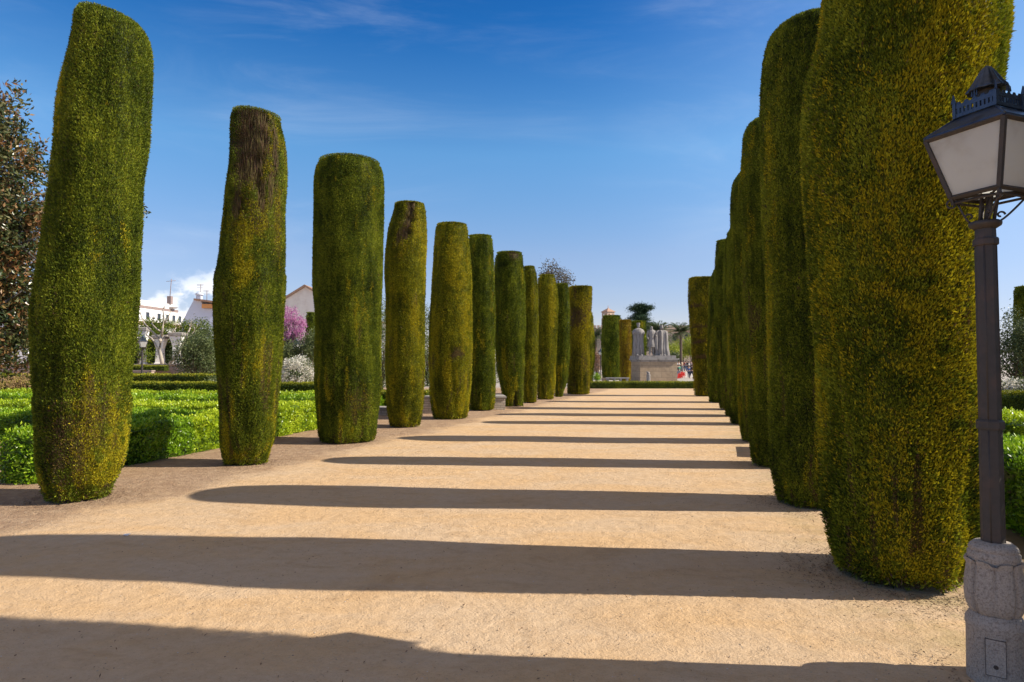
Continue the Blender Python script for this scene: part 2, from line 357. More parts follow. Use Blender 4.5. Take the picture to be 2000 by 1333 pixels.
# ------------------------------------------------------------------ ground
b = MB()
xs = np.concatenate([[-900, -300, -100, -45], np.linspace(-22, 30, 105), [60, 140, 400, 900]])
ys = np.concatenate([[-60, -8], np.linspace(-2, 62, 129), [80, 140, 300, 700, 1500]])
gx, gy = np.meshgrid(xs, ys); P = np.stack([gx.ravel(), gy.ravel(), 0*gx.ravel()], 1)
w1 = Waves(16, .12, .9); near = (P[:, 1] < 60) & (abs(P[:, 0]) < 30)
P[:, 2] = np.where(near, w1(P)*.006, 0)
nx, ny = len(xs), len(ys); ii, jj = np.meshgrid(np.arange(nx-1), np.arange(ny-1)); a0 = (jj*nx+ii).ravel()
b.put(P, np.stack([a0, a0+1, a0+nx+1, a0+nx], 1), True)
struct(b.build('ground', M['ground']))
# ------------------------------------------------------------------ clipped cypress columns
def column(rows, ytop, ybot, xbot, material, label, dens=1., gold=.0, brown=.0, seams=(), dents=(), spots=(), tilt=(0, 0), group='clipped cypress columns lining the path', sq=.06, furrow=1., topr=.16, seed=0, tl=None, nm='clipped_cypress', zt=None, outw=0.):
    global rng
    rng = np.random.default_rng(100+seed)
    ang = lambda x, y: math.atan2(ray(x, y)[0], ray(x, y)[1])
    tel = lambda x, y: ray(x, y)[2]/math.hypot(ray(x, y)[0], ray(x, y)[1])
    yb, xl, xr = rows[-1]
    dlt = (ang(xr, yb)-ang(xl, yb))/2; ac0 = (ang(xr, yb)+ang(xl, yb))/2
    rho = -HC/tel(xbot, ybot); dist = rho/(1-math.sin(dlt)*.9)
    D = dist*math.cos(ac0)
    Z, CX, R = [], [], []
    for (y, xl, xr) in rows:
        aL, aR = ang(xl, y), ang(xr, y); ac = (aL+aR)/2; dl = (aR-aL)/2
        ds = D/math.cos(ac); r = ds*math.sin(dl); rt = ds*math.cos(dl)
        z = HC+rt*(tel(xl, y)+tel(xr, y))/2
        Z.append(z); CX.append(D*math.tan(ac)); R.append(r)
    i0 = int(np.argmax(Z)); ztop = zt if zt else HC+(D/math.cos(ac0)-R[0]*.9)*tel((rows[0][1]+rows[0][2])/2, ytop)
    Z, CX, R = map(np.array, (Z, CX, R)); o = np.argsort(Z); Z, CX, R = Z[o], CX[o], R[o]
    keep = (Z < ztop-.02) & (Z > .03); Z, CX, R = Z[keep], CX[keep], R[keep]
    base = (float(CX[0]), D, 0.)
    step = max(.05, D/645*5)
    zz = np.arange(.04, ztop, step); zz = np.append(zz, ztop)
    ker = np.ones(3)/3
    cx = np.interp(zz, Z, CX); rr = np.interp(zz, Z, R)
    cx[1:-1] = np.convolve(cx, ker, 'valid'); rr[1:-1] = np.convolve(rr, ker, 'valid')
    # small rounding of the clipped top and undercut of the foot
    u = np.clip((zz-(ztop-topr))/topr, 0, 1); rr -= topr*(1-np.sqrt(np.clip(1-u*u, 0, 1)))*.8
    foot = np.clip(1-zz/.14, 0, 1); rr = rr*(1-.10*foot**2)
    for zs in seams:
        rr += .028*np.where(zz < zs, np.exp(-(zs-zz)/.5), 0)
    seg = int(np.clip(2*math.pi*R.max()/step*1.2, 24, 110))
    th = np.arange(seg)/seg*2*np.pi
    wa = Waves(22, .35, 1.6, (1, 1, .5)); wb = Waves(22, 1.8, 5, (1, 1, .12)); wc = Waves(20, 1.2, 3.5, (1, 1, .35)); wg = Waves(18, .5, 1.8, (1, 1, .35)); wh = Waves(24, 2.5, 8., (1, 1, .10))
    wf = Waves(34, 5, 14, (1, 1, .055)); wm = Waves(20, .9, 2.4, (1, 1, .5))
    def hit(x, y):                                       # pixel to point on the column (nearest side)
        a, b_, c_ = ray(x, y); t = D/b_
        for _ in range(4):
            z = HC+c_*t; r = np.interp(z, zz, rr); q = np.interp(z, zz, cx)
            A = a*a+b_*b_; B = -2*(a*q+b_*D); Cc = q*q+D*D-r*r; dsc = max(B*B-4*A*Cc, 0); t = (-B-math.sqrt(dsc))/(2*A)
        return np.array([a*t, b_*t, HC+c_*t])
    dn = [(hit(x, y), w, h, dp, br) for x, y, w, h, dp, br in dents]
    st = [(hit(x, y), w, h, g, br) for x, y, w, h, g, br in spots]
    wob = Waves(16, 1.5, 4.)
    def surf(z, t):
        r = np.interp(z, zz, rr); q = np.interp(z, zz, cx)
        r = r*(1+sq*.5*(1-np.cos(4*t))*.25)
        P0 = np.stack([q+r*np.cos(t), D+r*np.sin(t), z], 1)
        low = np.clip(1-z/2.6, 0, 1)
        body = np.clip((ztop-z)/.2, .25, 1)
        dd = wa(P0)*.010*body - .016*np.clip(wf(P0)-.5, 0, 1.5)*(.3+low)*furrow*(D < 20) + wm(P0)*.008*body + (wb(P0)*.026*low*furrow+wb(P0)*.005) + wc(P0)*.006
        bb = np.zeros(len(z))
        for c_, w, h, dp, br in dn:
            e = np.exp(-(((P0[:, 0]-c_[0])**2+(P0[:, 1]-c_[1])**2)/w**2+((P0[:, 2]-c_[2])/h)**2)*np.clip(1+.4*wob(P0), .45, 2))
            dd -= dp*np.clip(e, 0, 1.2); bb = np.maximum(bb, np.clip(e*1.6, 0, 1)*br)
        r2 = r+dd
        zt = z+np.clip(wh(P0)*.5, 0, .6)*.06*np.clip(1-z/.22, 0, 1)+(tilt[0]*np.cos(t)+tilt[1]*np.sin(t))*np.clip((z-ztop+1)/1, 0, 1)
        P1 = np.stack([q+r2*np.cos(t), D+r2*np.sin(t), zt], 1)
        gg = np.clip((.8*wg(P1)+1.0*wh(P1)*(.5+low)+gold-.95)*.55, 0, .75) if gold > 0 else np.zeros(len(z))
        bb2 = np.clip((1.3*wf(P1)*(.35+.9*np.clip(1-z/3., 0, 1))+.6*wm(P1)+brown-1.5)*1.0, 0, .5) if brown > 0 else 0
        for c_, w, h, g, br in st:
            e = np.exp(-(((P1[:, 0]-c_[0])**2+(P1[:, 1]-c_[1])**2)/w**2+((P1[:, 2]-c_[2])/h)**2)); e = np.clip(e*1.8*(1+.6*wob(P1*1.5)), 0, 1)
            gg = np.maximum(gg, e*g); bb = np.maximum(bb, e*br)
        return P1, gg, np.maximum(bb, bb2)
    T, Zg = np.meshgrid(th, zz); P1, gg, bb = surf(Zg.ravel(), T.ravel())
    # shrink the core a little so the sprays make the outline
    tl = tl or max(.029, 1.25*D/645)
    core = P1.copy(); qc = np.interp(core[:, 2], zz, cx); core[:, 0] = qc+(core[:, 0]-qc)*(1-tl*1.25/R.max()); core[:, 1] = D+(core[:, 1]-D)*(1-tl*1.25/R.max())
    mb = MB(); i = np.arange(seg); j = (i+1) % seg; k = len(zz)
    Q = np.concatenate([np.stack([a*seg+i, a*seg+j, (a+1)*seg+j, (a+1)*seg+i], 1) for a in range(k-1)])
    mb.put(core, Q, True, .04, gg*.2, bb*.6)  # near-black core tint paints in the shade between the sprays
    tc_ = core[-seg:]; cen = tc_.mean(0); cen[2] += .02
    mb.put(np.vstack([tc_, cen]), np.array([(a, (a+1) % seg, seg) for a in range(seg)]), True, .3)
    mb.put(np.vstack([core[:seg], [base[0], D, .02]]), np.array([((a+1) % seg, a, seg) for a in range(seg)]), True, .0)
    area = 2*math.pi*float(rr.mean())*ztop; wd = tl*.32
    n_ = int(area*1.45*dens/(tl*wd*.5))
    cdf = np.cumsum(rr); cdf /= cdf[-1]
    z = np.interp(rng.random(n_), cdf, zz)+rng.uniform(-.03, .03, n_); z = np.clip(z, .03, ztop-.005); t = rng.random(n_)*2*np.pi
    Pp, g2, b2 = surf(z, t)
    out = np.stack([np.cos(t), np.sin(t), 0*t], 1)
    up = np.array([0, 0, 1.])
    shoot = rng.random(n_) < .015
    Dr = out*rng.uniform(.05+outw, .6+outw, n_)[:, None]+up*rng.uniform(.25, 1.0, n_)[:, None]+unit(n_)*.42
    L = tl*rng.uniform(.6, 1.35, n_)*np.where(shoot, 1.5, 1); Nn = out*.7+unit(n_)*.85
    def cell(s):                                         # one random value per small clump of sprays
        q = np.floor(Pp/(s*np.array([1, 1, 1.9]))+rng.random(3)).astype(np.int64); hsh = (q[:, 0]*73856093) ^ (q[:, 1]*19349663) ^ (q[:, 2]*83492791)
        return ((hsh*2654435761) % 1000003)/1000003.
    ca, cb_ = cell(tl*2.2), cell(tl*4.5); sel = .35*rng.random(n_)+.4*ca+.25*cb_; tin = np.clip(.08+.84*(.42*rng.random(n_)+.35*ca+.23*cb_)+.13*wm(Pp)+.09*wf(Pp), 0, 1)
    bare = (b2 > .35) & (rng.random(n_) < b2*.72)
    # sink each spray to a random depth below the surface
    dep = rng.random(n_)
    Pp = Pp-out*(tl*(.10+1.15*(1-dep)**1.5))[:, None]
    mb.leaves(Pp, Dr, Nn, L, L*.34*np.where(bare, .3, 1), tin, np.where(sel < .18+g2*.75, rng.uniform(.35, 1., n_)*(g2 > .02), g2*.1), np.where(rng.random(n_) < b2*1.2, rng.uniform(.7, 1., n_), (rng.random(n_) < .03)*.7))
    # bare twigs inside the dead patches, and a ragged skirt of drooping sprays at the foot
    for c_, w, h, dp, br in dn:
        kk = int(min(260, 900*w*h/.16)); a0_ = math.atan2(c_[1]-D, c_[0]-np.interp(c_[2], zz, cx)); tt = a0_+rng.normal(0, w*.55/max(R.max(), .2), kk); z2 = c_[2]+rng.normal(0, h*.5, kk)
        z2 = np.minimum(z2, ztop-.16-rng.random(kk)*.1); Pq, _, _ = surf(np.clip(z2, .05, ztop-.05), tt); oq = np.stack([np.cos(tt), np.sin(tt), 0*tt], 1)
        mb.leaves(Pq+oq*rng.uniform(-.01, .035, kk)[:, None], up+unit(kk)*.16, oq+unit(kk)*.5, np.minimum(rng.uniform(.08, .28, kk), ztop-z2+.01), max(.006, .5*D/645), .5, 0, rng.uniform(.55, 1, kk))
    ns = int(900*dens*.03/tl) if D < 25 else 0
    if ns:
        tt = rng.random(ns)*6.283; z2 = rng.uniform(.02, .16, ns); Pq, g3, b3 = surf(z2, tt); oq = np.stack([np.cos(tt), np.sin(tt), 0*tt], 1); Pq[:, 2] = z2
        mb.leaves(Pq-oq*rng.uniform(0, .05, ns)[:, None], oq*rng.uniform(.1, 1, ns)[:, None]+unit(ns)*.6-up*.15, oq+unit(ns), tl*rng.uniform(1., 2.2, ns), tl*.45, rng.random(ns), 0, (rng.random(ns) < .25)*.9)
    # flat top
    n2 = int(math.pi*rr[-3]**2*1.4/(tl*wd*.5)); q = np.sqrt(rng.random(n2))*rr[-2]; t = rng.random(n2)*2*np.pi
    Pt = np.stack([cx[-1]+q*np.cos(t), D+q*np.sin(t), ztop+tilt[0]*np.cos(t)*q/rr[-2]+tilt[1]*np.sin(t)*q/rr[-2]-.01+0*t], 1)
    mb.leaves(Pt, up+unit(n2)*.6, unit(n2), tl*rng.uniform(.5, 1.1, n2), tl*.34, rng.beta(2.2, 2.2, n2))
    root = thing(nm, base, label, 'tree', group)
    mb.build('crown', material, root, base)
    tb = MB(); tb.lathe([(.16, -.02), (.13, .12), (.10, .5), (.08, 1.2)], 10, base, lambda th, z: 1+.15*np.sin(3*th+z*7))
    for a in rng.uniform(0, 6.28, 5):
        r0 = float(rr[0]); tb.tube([(base[0]+math.cos(a)*.1, D+math.sin(a)*.1, .25), (base[0]+math.cos(a)*r0*.55, D+math.sin(a)*r0*.55, .03), (base[0]+math.cos(a)*r0*.82, D+math.sin(a)*r0*.82, -.01)], [.05, .035, .02], 6)
    tb.build('trunk', M['bark'], root, base)
    return root, dict(D=D, base=base, ztop=ztop)
def K(s, ox, oy, L): return [(oy+y*s, ox+a*s, ox+b_*s) for y, a, b_ in L]
L1 = K(.375, 0, 0, [(60, 395, 690), (100, 388, 745), (150, 382, 778), (250, 362, 797), (400, 325, 797), (500, 303, 790), (600, 285, 780), (700, 275, 775), (800, 268, 765), (900, 258, 752), (1000, 250, 745), (1100, 240, 738), (1200, 228, 730), (1320, 212, 722)])+K(.375, 0, 500, [(100, 192, 722), (200, 175, 720), (270, 155, 715), (350, 155, 712), (450, 165, 705), (550, 168, 695), (650, 172, 680), (750, 180, 672), (850, 182, 670), (950, 185, 668), (1050, 190, 650), (1120, 198, 630), (1180, 208, 600), (1230, 222, 560)])
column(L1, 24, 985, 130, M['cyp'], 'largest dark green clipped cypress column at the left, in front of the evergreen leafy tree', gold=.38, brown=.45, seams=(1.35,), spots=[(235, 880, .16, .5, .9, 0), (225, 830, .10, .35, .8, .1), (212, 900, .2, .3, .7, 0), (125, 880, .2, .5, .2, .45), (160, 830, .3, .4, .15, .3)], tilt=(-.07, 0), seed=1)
L2 = K(.375, 0, 0, [(590, 1212, 1440), (620, 1208, 1465), (700, 1200, 1485), (800, 1195, 1495), (900, 1185, 1497), (1000, 1172, 1492), (1100, 1160, 1488), (1200, 1150, 1488), (1333, 1142, 1485)])+K(.375, 0, 500, [(50, 1130, 1482), (150, 1122, 1480), (250, 1117, 1480), (350, 1115, 1475), (450, 1120, 1470), (550, 1130, 1467), (650, 1138, 1462), (750, 1143, 1457), (850, 1150, 1450), (950, 1155, 1445), (1000, 1158, 1430), (1050, 1172, 1400)])
column(L2, 212, 911, 487, M['cyp'], 'ragged cypress column with a dead brown patch on its top, beside the bright hedge', gold=.5, brown=.75, seams=(3.55,), dents=[(484, 255, .24, .50, .13, 1), (476, 315, .17, .40, .11, 1), (508, 262, .17, .55, .06, 1), (500, 320, .12, .35, .06, .8), (513, 385, .06, .25, .09, .8), (540, 300, .05, .5, .08, .7), (460, 400, .08, .3, .07, .6), (530, 370, .05, .3, .06, .5)],
       spots=[(480, 470, .12, .35, 1, 0), (475, 520, .15, .3, .9, 0), (505, 330, .12, .3, .7, 0), (500, 415, .25, .4, .5, .3), (545, 430, .1, .6, .5, .3), (530, 260, .2, .35, .6, 0), (520, 300, .12, .4, .6, .2)], tilt=(-.04, 0), topr=.12, seed=2)
L3 = K(.225, 600, 290, [(130, 97, 632), (200, 78, 652), (300, 63, 663), (400, 58, 668), (500, 55, 668), (600, 52, 667), (700, 50, 664), (800, 50, 662), (900, 50, 660), (1000, 50, 657), (1100, 50, 653), (1200, 53, 647), (1333, 60, 640)])+K(.225, 600, 590, [(100, 68, 640), (300, 72, 638), (500, 75, 635), (700, 78, 632), (850, 82, 625), (1000, 92, 612), (1100, 98, 602), (1180, 110, 592)])
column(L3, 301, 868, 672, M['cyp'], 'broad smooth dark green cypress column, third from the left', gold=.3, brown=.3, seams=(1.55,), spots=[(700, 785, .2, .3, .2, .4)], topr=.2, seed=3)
L4 = K(.225, 600, 290, [(500, 758, 1018), (600, 735, 1025), (700, 710, 1035), (800, 692, 1038), (900, 680, 1035), (1000, 676, 1030), (1100, 676, 1028), (1200, 680, 1025), (1333, 685, 1024)])+K(.225, 600, 590, [(150, 680, 1022), (400, 680, 1020), (510, 680, 1018), (650, 685, 1022), (770, 692, 1012), (900, 695, 1003), (1000, 700, 990), (1050, 725, 965)])
column(L4, 393, 836, 792, M['cyp_y'], 'yellow-green cypress column with a dark cleft at the top', gold=.95, brown=.4, seams=(1.92, 1.02), dents=[(804, 405, .10, .35, .26, .9), (797, 435, .09, .3, .2, .8), (790, 455, .10, .2, .15, .7), (778, 465, .06, .2, .08, .5)], spots=[(812, 440, .2, .45, .9, 0), (783, 480, .2, .4, .6, .1), (765, 760, .1, .5, .7, 0)], topr=.12, seed=4)
L5 = K(.225, 600, 290, [(690, 1122, 1388), (800, 1112, 1395), (900, 1103, 1412), (1000, 1095, 1422), (1200, 1085, 1428), (1333, 1075, 1430)])+K(.225, 600, 590, [(150, 1060, 1432), (300, 1055, 1430), (500, 1058, 1428), (700, 1065, 1422), (800, 1068, 1415), (900, 1075, 1405), (970, 1092, 1392)])
column(L5, 434, 820, 875, M['cyp_y'], 'golden cypress column with a small reddish bare spot halfway down', gold=1.05, brown=.4, spots=[(893, 693, .16, .15, 0, .9), (890, 520, .3, .9, .75, 0), (910, 620, .25, 1., .6, 0), (903, 790, .2, .3, .8, 0)], topr=.15, seed=5)
L6 = K(.225, 600, 290, [(800, 1400, 1603), (900, 1400, 1612), (1100, 1398, 1620), (1333, 1396, 1628)])+K(.225, 600, 590, [(300, 1395, 1630), (500, 1395, 1630), (700, 1398, 1632), (850, 1402, 1630), (920, 1412, 1625)])
column(L6, 458, 803, 942, M['cyp'], 'slim dark green cypress column just right of the golden one', gold=.45, brown=.4, seed=6)
L7 = K(.1275, 960, 480, [(150, 75, 470), (250, 60, 485), (350, 46, 495), (600, 42, 515), (900, 44, 518), (1333, 50, 518)])+K(.1275, 960, 640, [(300, 60, 505), (600, 90, 495), (850, 130, 487), (1050, 165, 482), (1150, 185, 478)])
column(L7, 491, 795.5, 1001, M['cyp'], 'green cypress column whose foot splits in two, beside the low brick bench', gold=.5, brown=.3, seams=(2.1,), dents=[(1008.5, 789, .10, .28, .5, 1)], spots=[(995, 758, .12, .3, 1, 0), (1008, 758, .08, .3, .9, 0), (1004, 498, .2, .15, 0, .8)], topr=.2, seed=7)
L8 = K(.1275, 960, 480, [(350, 480, 675), (500, 475, 700), (700, 470, 712), (1333, 470, 714)])+K(.1275, 960, 640, [(300, 470, 710), (600, 475, 708), (900, 480, 697), (1100, 490, 690)])
column(L8, 520, 788, 1035, M['cyp_y'], 'eighth cypress column of the left row, yellow-green and slim', gold=.6, brown=.3, seed=8)
L9 = K(.1275, 960, 480, [(490, 720, 965), (600, 712, 990), (800, 705, 1015), (900, 702, 1022), (1100, 700, 1010), (1333, 700, 1003)])+K(.1275, 960, 640, [(300, 700, 995), (500, 700, 985), (650, 702, 970), (800, 703, 968), (900, 704, 965), (1050, 708, 955)])
column(L9, 537, 781, 1066, M['cyp_y'], 'ninth cypress column of the left row, with a yellow streak down its sunny side', gold=.75, brown=.3, spots=[(1079, 600, .2, .9, .9, 0), (1081, 560, .2, .5, .6, 0)], topr=.2, seed=9)
L10 = K(.1275, 960, 480, [(650, 985, 1175), (800, 985, 1190), (1000, 985, 1195), (1333, 980, 1198)])+K(.1275, 960, 640, [(200, 975, 1200), (450, 970, 1197), (550, 968, 1187), (700, 965, 1168), (850, 963, 1150), (980, 963, 1115), (1040, 968, 1095)])
column(L10, 554, 776, 1090, M['cyp'], 'tenth cypress column of the left row, narrowing towards its foot', gold=.5, brown=.4, seed=10)
L11 = K(.1275, 960, 480, [(700, 1190, 1540), (800, 1190, 1538), (920, 1190, 1530), (1050, 1190, 1525), (1333, 1185, 1520)])+K(.1275, 960, 640, [(300, 1180, 1500), (600, 1172, 1495), (900, 1165, 1503), (1000, 1165, 1503)])
column(L11, 559, 771, 1130, M['cyp_o'], 'wide flat-topped orange and brown cypress at the far end of the left row', gold=.9, brown=1.0, spots=[(1140, 632, .5, .5, 1, 0), (1130, 655, .4, .4, 1, 0), (1145, 600, .5, .4, .6, .2), (1125, 620, .5, .5, .1, .8)], topr=.08, seed=11)
L12 = [(625, 1132, 1158), (640, 1131, 1159.5), (660, 1130, 1161), (690, 1130, 1162), (720, 1131, 1160), (742, 1134, 1157)]
column(L12, 612, 747, 1147, M['cyp_y'], 'slim yellow-green cypress peeping out behind the wide orange one', gold=.6, seed=12, group='cypresses beyond the low hedge')
# right row
R1 = [(-370, 1655, 1990), (-250, 1640, 1985), (-120, 1622, 1978), (0, 1607.6, 1966)]+K(.45, 1550, 0, [(100, 112, 932), (150, 100, 938), (200, 88, 936), (250, 70, 932), (300, 58, 924), (400, 48, 910), (600, 42, 886), (800, 45, 870), (1000, 60, 860), (1200, 72, 855), (1333, 85, 850)])+K(.45, 1550, 600, [(200, 100, 846), (400, 105, 845), (600, 115, 845), (800, 122, 842), (900, 130, 835), (1000, 145, 818), (1050, 155, 795), (1100, 170, 770), (1150, 200, 745)])
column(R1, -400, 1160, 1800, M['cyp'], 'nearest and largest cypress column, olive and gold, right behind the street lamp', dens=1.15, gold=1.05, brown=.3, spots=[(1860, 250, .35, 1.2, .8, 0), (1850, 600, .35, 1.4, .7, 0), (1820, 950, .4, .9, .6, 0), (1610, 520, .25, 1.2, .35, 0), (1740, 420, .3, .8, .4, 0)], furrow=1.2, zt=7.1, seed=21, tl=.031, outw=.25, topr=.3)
R2 = [(y, a, a2) for y, a, a2 in [(45, 1513, 1672), (75, 1494, 1690), (112, 1488.6, 1698), (150, 1485.6, 1702), (225, 1484.5, 1704), (300, 1485.6, 1704), (375, 1486.7, 1703), (450, 1489, 1701), (537, 1495, 1696), (612, 1497, 1694), (687, 1500.6, 1690), (762, 1505.5, 1688), (837, 1505.5, 1686), (912, 1508, 1680), (942, 1512, 1672), (962, 1517.5, 1665)]]
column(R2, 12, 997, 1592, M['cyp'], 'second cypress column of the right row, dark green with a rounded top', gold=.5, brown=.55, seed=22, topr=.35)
R3 = [(240, 1452, 1545), (262, 1450, 1560), (319, 1448.5, 1568), (375, 1449, 1570), (500, 1452, 1573), (575, 1453, 1575), (650, 1455.6, 1576), (725, 1463, 1577), (800, 1465.7, 1578), (875, 1467, 1576), (893, 1471, 1568)]
column(R3, 222, 915, 1512, M['cyp'], 'third cypress column of the right row', gold=.35, brown=.5, seed=23, topr=.3)
R4 = [(337, 1437, 1512), (356, 1431, 1522), (382, 1428.3, 1528), (412, 1426.4, 1530), (500, 1428.3, 1532), (575, 1432, 1533), (650, 1436, 1535), (725, 1439, 1536), (800, 1442.5, 1535), (837, 1446, 1528), (856, 1452, 1520)]
column(R4, 319, 866, 1485, M['cyp'], 'fourth cypress column of the right row', gold=.4, brown=.4, seed=24, topr=.4)
R5 = [(460, 1421, 1490), (500, 1420, 1494), (600, 1419, 1496), (700, 1421, 1497), (800, 1424, 1494), (820, 1428, 1488)]
column(R5, 436, 831, 1455, M['cyp'], 'fifth cypress column of the right row', gold=.3, brown=.4, seed=25, topr=.3)
R6 = [(465, 1418, 1470), (500, 1415, 1478), (600, 1412, 1480), (680, 1411, 1480), (760, 1413, 1478), (800, 1417, 1474)]
column(R6, 450, 814.5, 1444, M['cyp'], 'sixth cypress column of the right row', gold=.35, brown=.3, seed=26, topr=.3)
R7 = [(478, 1398.5, 1455), (520, 1397, 1458), (600, 1396, 1458), (700, 1400, 1458), (780, 1404, 1457), (795, 1407, 1453)]
column(R7, 467, 801.5, 1430, M['cyp'], 'seventh cypress column of the right row, taller than the two nearest the hedge', gold=.3, brown=.3, seed=27, topr=.15)
R8 = [(538, 1389, 1432), (575, 1384.5, 1434), (650, 1383, 1434), (700, 1382, 1434), (760, 1383, 1434), (780, 1385, 1432)]
column(R8, 526, 787.5, 1410, M['cyp'], 'eighth cypress column of the right row, short with a sloping shoulder', gold=.3, brown=.3, seed=28, topr=.3)
R9 = [(550, 1347, 1396), (590, 1346, 1397), (650, 1350, 1397), (700, 1354, 1398), (760, 1358, 1399), (768, 1359, 1398)]
column(R9, 541.5, 774.5, 1380, M['cyp_o'], 'wide ragged cypress block at the far end of the right row', gold=.5, brown=.9, seed=29, topr=.06, sq=.6, dents=[(1360, 670, .5, .08, .1, .3), (1365, 640, .5, .06, .08, .3), (1358, 600, .4, .06, .08, .3), (1368, 700, .4, .06, .08, .3)])
# ------------------------------------------------------------------ next column of the row, standing beside the camera (its shadow crosses the foreground)
R0 = [(-900, 2020, 3080), (-600, 2035, 3050), (-200, 2090, 2950), (100, 2165, 2800), (500, 2195, 2760), (1200, 2205, 2740), (1450, 2210, 2730)]
column(R0, -1500, 1500, 2444, M['cyp_o'], 'cypress column outside the frame beside the street lamp', gold=.85, brown=.7, zt=7.3, seed=31, dens=.5, tl=.06, furrow=.1)
# ------------------------------------------------------------------ street lamps
def street_lamp(loc, label, group='iron lantern street lamps', rz=math.radians(21), plate=math.radians(233)):
    t = thing('street_lamp', loc, label, 'street lamp', group); L0 = Vector(loc)
    P = lambda: MB()
    def fin(mb, name, m_, parent=t):
        mb.V = [v+np.array(loc) for v in mb.V]; o = mb.build(name, m_, parent, loc); o['origin'] = list(loc); return o
    # stone foot: drum, tulip of petals, ring
    b = P()
    b.lathe([(.150, -.05), (.147, .02), (.144, .30), (.150, .315), (.147, .345), (.128, .378), (.120, .388)], 40, cap=True)
    tp = [(.112, .384), (.128, .40), (.144, .44), (.150, .49), (.147, .55), (.138, .61), (.132, .66), (.134, .685), (.128, .70)]
    tz = np.array([q[1] for q in tp]); tr2 = np.array([q[0] for q in tp])
    b.lathe([(r-.014, z) for r, z in tp], 48)
    for k in range(4):                                   # four broad double-lobed petals with rolled lips
        th = np.linspace(-.75, .75, 61); vv = np.linspace(0, 1, 26); TH, VV = np.meshgrid(th, vv)
        ztp = .700-.022*np.exp(-(TH/.17)**2)-.012*np.clip((abs(TH)-.5)/.25, 0, 1)**2; zz_ = .388+VV*(ztp-.388)
        rr_ = np.interp(zz_, tz, tr2)+.004
        rr_ -= .012*np.exp(-(TH/(.05+.16*np.clip((.60-zz_)/.2, 0, 1)))**2)*np.clip((.70-zz_)/.02, 0, 1)
        rr_ -= .020*np.clip((abs(TH)-.60)/.15, 0, 1)**2
        rr_ += .010*np.clip((VV-.93)/.07, 0, 1); a = plate+k*math.pi/2+.03
        P_o = np.stack([rr_*np.cos(a+TH), rr_*np.sin(a+TH), zz_], 2).reshape(-1, 3); nw, nh = 61, 26
        ii, jj = np.meshgrid(np.arange(nw-1), np.arange(nh-1)); a0 = (jj*nw+ii).ravel(); b.put(P_o, np.stack([a0, a0+1, a0+nw+1, a0+nw], 1), True)
        lip = P_o[-nw:]; P_l = np.concatenate([lip, lip*np.array([.90, .90, 1])-[0, 0, .004]]); a0 = np.arange(nw-1); b.put(P_l, np.stack([a0, a0+1, a0+nw+1, a0+nw], 1), True)
    b.lathe([(.124, .69), (.130, .705), (.130, .735), (.122, .745), (.120, .75), (.126, .757), (.118, .775), (.095, .795), (.06, .80)], 40)
    fin(b, 'stone_base', M['stone'])
    b = P(); c_, s_ = math.cos(plate), math.sin(plate); fr_ = []
    b.box((c_*.1405, s_*.1405, .17), (.014, .092, .20), plate)
    for dy, dz, sy_, sz_ in ((-.0475, 0, .003, .206), (.0475, 0, .003, .206), (0, -.1015, .098, .003), (0, .1015, .098, .003)): fr_.append((dy, dz, sy_, sz_))
    pl = fin(b, 'access_plate', M['stone'])
    b = P()
    for dy, dz, sy_, sz_ in fr_: b.box((c_*.1415-s_*dy, s_*.1415+c_*dy, .17+dz), (.013, sy_, sz_), plate)
    ff = fin(b, 'frame', M['iron'], pl); ff.location = (0, 0, 0)
    b = P(); b.tube([(c_*.146, s_*.146, .12), (c_*.1505, s_*.1505, .12)], .012, 14); b.tube([(c_*.150, s_*.150, .12), (c_*.153, s_*.153, .12)], .006, 10)
    lk = fin(b, 'lock', M['iron'], pl); lk.location = (0, 0, 0)
    # octagonal pole
    b = P(); o8 = lambda th, z: 1/np.cos((th % (math.pi/4))-math.pi/8)*.97
    b.lathe([(.058, .78), (.056, 1.46)], 32, fn=o8, smooth=False); b.lathe([(.066, 1.46), (.068, 1.47), (.068, 1.505), (.062, 1.515)], 32, fn=o8, smooth=False)
    b.lathe([(.055, 1.51), (.052, 2.58)], 32, fn=o8, smooth=False); b.lathe([(.060, 2.555), (.063, 2.56), (.063, 2.59), (.058, 2.60)], 32, fn=o8, smooth=False)
    b.lathe([(.052, 2.59), (.050, 2.66), (.058, 2.67)], 32, fn=o8, smooth=False)
    for k in range(4):                                   # raised fillets on the shaft
        a = math.pi/4+k*math.pi/2; b.tube([(math.cos(a)*.056, math.sin(a)*.056, .80), (math.cos(a)*.054, math.sin(a)*.054, 1.45)], .006, 6)
        b.tube([(math.cos(a)*.053, math.sin(a)*.053, 1.52), (math.cos(a)*.051, math.sin(a)*.051, 2.55)], .006, 6)
    fin(b, 'pole', M['iron'])
    b = P(); b.lathe([(.055, 2.655), (.080, 2.672), (.084, 2.682), (.084, 2.695), (.070, 2.703), (.045, 2.705)], 32); fin(b, 'collar', M['iron'])
    sh = np.array([.035, 0, 0]); R = Matrix.Rotation(rz, 3, 'Z')
    def cor(r, z, k): a = rz+math.pi/4+k*math.pi/2; return (r*math.cos(a)+sh[0], r*math.sin(a), z)
    zb, zt_, rb, rt = 2.865, 3.235, .198, .322
    # lantern cage
    b = P()
    for k in range(4):
        a = rz+math.pi/4+k*math.pi/2
        p0, p1 = cor(rb, zb, k), cor(rt, zt_, k); b.tube([p0, p1], .0165, 4, False)
        b.tube([cor(rb, zb, k), cor(rb, zb, k+1)], .015, 4, False); b.tube([cor(rt, zt_, k), cor(rt, zt_, k+1)], .017, 4, False)
        b.tube([cor(.185, zb-.035, k), cor(.185, zb-.035, k+1)], .008, 4, False); b.tube([cor(rb, zb, k), cor(.185, zb-.045, k)], .012, 4, False)
